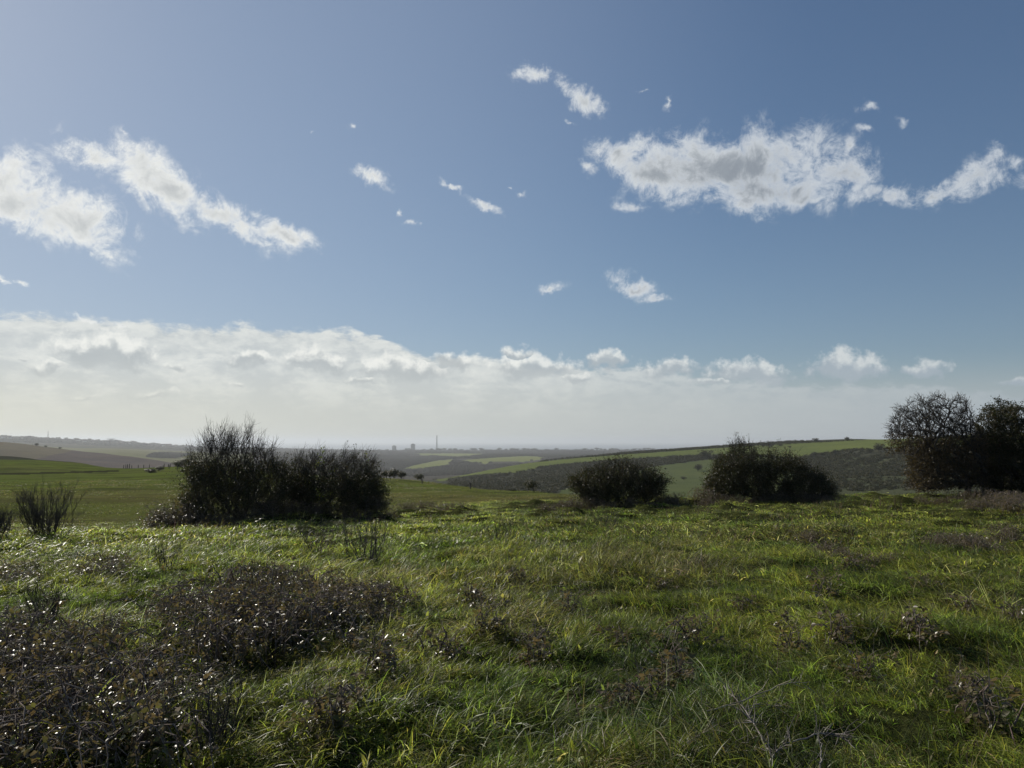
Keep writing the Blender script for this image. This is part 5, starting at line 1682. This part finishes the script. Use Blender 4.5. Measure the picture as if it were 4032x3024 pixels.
def town():
    rng = rg(200)

    def spot(px, r):
        p = gpt(px, r, 1760.0); return p, -math.atan2(p[0], p[1])

    def block(label, px, r, w_px, top_px, floors, d=18.0, cap=True):
        p, rz = spot(px, r)
        w = w_px / F_PX * r; top = at(px, top_px, r)[2] - p[2]
        o = thing('tower_block', label, 'building', p, rz)
        link('wall', boxes([(-w / 2, w / 2, -d / 2, d / 2, -6, top)]).mesh('wall', M_CONC), o)
        if cap:
            link('plant_room', boxes([(-w * 0.28, w * 0.28, -d * 0.3, d * 0.3, top, top + 4.5)]).mesh('plant_room', M_CONC), o)
        fh = top / floors
        me = boxes([(-w / 2 + 1.2, w / 2 - 1.2, -d / 2 - 0.25, -d / 2 - 0.02, 0.0, fh * 0.48)]).mesh('window_band', M_GLASS)
        for i in range(floors):
            link('window_band', me, o, (0, 0, fh * (i + 0.35)))
    block('taller of two hazy tower blocks on the coast', 1626, 6000, 17, 1749, 9)
    block('shorter of two hazy tower blocks on the coast', 1552, 6050, 16, 1756, 7)
    block('wide low hazy block beside the taller tower block', 1605, 6000, 22, 1765, 3, cap=False)
    # power station chimney
    p, rz = spot(1720, 6000)
    top = at(1720.0, 1715.0, 6000.0)[2] - p[2]
    o = thing('tall_chimney', 'single very tall thin chimney rising above the coast', 'chimney', p, rz)
    zz = np.array([-5, top * 0.33, top * 0.66, top]); b = Buf()
    tubes(b, np.stack([np.zeros(4), np.zeros(4), zz], 1)[None], np.array([[5.0, 4.3, 3.9, 3.6]]), 14)
    link('shaft', b.mesh('shaft', M_CONC, smooth=True), o)
    b = Buf(); tubes(b, np.array([[(0, 0, top - 2.5), (0, 0, top - 1.5), (0, 0, top)]]), np.array([[4.1, 4.5, 4.5]]), 14)
    link('cap', b.mesh('cap', M_ROOF), o)
    # mast on the town ridge
    p, rz = spot(187, 5150)
    top = at(187.0, 1699.0, 5150.0)[2] - p[2]
    o = thing('radio_mast', 'thin radio mast on the hazy town ridge', 'mast', p, rz)
    b = Buf()
    for (sx, sy) in ((-1, -1), (1, -1), (0, 1)):
        tubes(b, np.array([[(sx * 2.4, sy * 2.4, -3), (sx * 1.5, sy * 1.5, top * 0.5), (sx * 0.7, sy * 0.7, top)]]), np.array([[0.7, 0.6, 0.45]]), 5)
    for k in range(9):
        q = k / 9.0; w_ = 2.4 - 1.6 * q
        tubes(b, np.array([[(-w_, -w_, top * q), (w_, -w_, top * (q + 0.11)), (w_ * 0, w_, top * (q + 0.16))]]), np.array([[0.35, 0.35, 0.35]]), 4)
    link('lattice', b.mesh('lattice', M_CONC), o)
    b = Buf(); tubes(b, np.array([[(0, 0, top - 1), (0, 0, top + 4), (0, 0, top + 8)]]), np.array([[0.4, 0.3, 0.2]]), 5)
    link('aerial', b.mesh('aerial', M_CONC), o)
    # open framed pale building on the ridge
    p, rz = spot(437, 5100)
    u = 5100 / F_PX
    o = thing('framed_hall', 'pale boxy hall with open roof frame on the hazy town ridge', 'building', p, rz)
    W, H = 24 * u, (at(437.0, 1727.0, 5100.0)[2] - p[2])
    link('wall', boxes([(-W / 2, W / 2, -12, 12, -5, H * 0.45)]).mesh('wall', M_WALL), o)
    for xx in np.linspace(-W / 2 + 1.2, W / 2 - 1.2, 4):
        link('column', boxes([(xx - 1.2, xx + 1.2, -10, -7.5, H * 0.45, H - 3)]).mesh('column', M_WALL), o)
    link('roof', boxes([(-W / 2 - 1, W / 2 + 1, -12.5, 12.5, H - 3, H)]).mesh('roof', M_WALL), o)

    # houses on the ridge slope: alike
    def house(wall, w, d, h, k):
        b = boxes([(-w / 2, w / 2, -d / 2, d / 2, -3, h)])
        me = b.mesh('wall', wall)
        rb = Buf(); e = 0.6
        V = [(-w / 2 - e, -d / 2 - e, h), (w / 2 + e, -d / 2 - e, h), (w / 2 + e, d / 2 + e, h), (-w / 2 - e, d / 2 + e, h), (-w / 2 - e, 0, h + k), (w / 2 + e, 0, h + k)]
        rb.add(V, [(0, 4, 3), (1, 2, 5)], [(0, 1, 5, 4), (2, 3, 4, 5), (0, 3, 2, 1)])
        o = thing('house', 'x', 'house')
        link('wall', me, o); r_ = link('roof', rb.mesh('roof', M_ROOF), o)
        link('chimney', boxes([(w * 0.3, w * 0.3 + 1.2, -0.6, 0.6, h + k * 0.4, h + k + 1.5)]).mesh('chimney', M_BRICK), r_)
        return o
    hp = Placer([house(M_WALL, 16, 9, 6.5, 4.0), house(M_BRICK, 22, 9, 6, 4.5), house(M_WALL, 11, 9, 6.0, 4.0)])
    for i in range(34):
        px = rng.uniform(5, 740); r = rng.uniform(4300, 5150)
        p, rz = spot(px, r)
        hp.put(p, rz + rng.uniform(-0.7, 0.7), rng.uniform(0.9, 1.4), 'small hazy house among trees on the town ridge', 'houses on the town ridge')
    # trees along the coast skyline: alike
    tp = Placer([far_tree('skyline_tree', 'x', 'tree', 'x', rg(220 + i), M_WOODLEAF, faces=40, size=0.2, n_sub=4, trunk=False) for i in range(3)])
    for px in np.arange(6, 770, 15.0):
        p, rz = spot(px + rng.uniform(-6, 6), rng.uniform(5000, 5200)); h = rng.uniform(10, 22)
        tp.put(p - np.array([0, 0, 2]), rng.uniform(0, 6.28), (h * rng.uniform(1.2, 2.2), h * 1.4, h), 'rounded hazy tree on the town ridge skyline', 'trees on the town ridge')
    for px in np.arange(1090, 2760, 17.0):
        p, rz = spot(px + rng.uniform(-7, 7), rng.uniform(5000, 5250)); h = rng.uniform(10, 27) * (1.0 if px > 1690 else 0.6)
        tp.put(p - np.array([0, 0, 2]), rng.uniform(0, 6.28), (h * rng.uniform(1.3, 2.4), h * 1.5, h), 'hazy tree in the long tree line along the coastal plain', 'trees along the coastal plain')
    # woods and gardens that fill the ridge below the skyline
    protos = [clump_mesh('grove_clump', rg(240 + i), 60, 0.22, M_WOODLEAF, 0.8) for i in range(3)]
    N = 5200
    a = rng.uniform(-0.60, 0.28, N); r = rng.uniform(4100, 5150, N)
    x, y = np.sin(a) * r, np.cos(a) * r
    P = np.stack([x, y, ground(x, y) + 2], 1); s = rng.uniform(5, 10, N)
    scatter('ridge_groves', protos, P, rng.integers(0, 3, N), np.stack([np.zeros(N)] * 2 + [rng.uniform(0, 6.28, N)], 1), np.stack([s * 1.4, s * 1.4, s * 0.8], 1), np.ones((N, 3)), M_WOODLEAF,
            label='hazy groves and gardens covering the coastal ridge', category='woodland')


town()
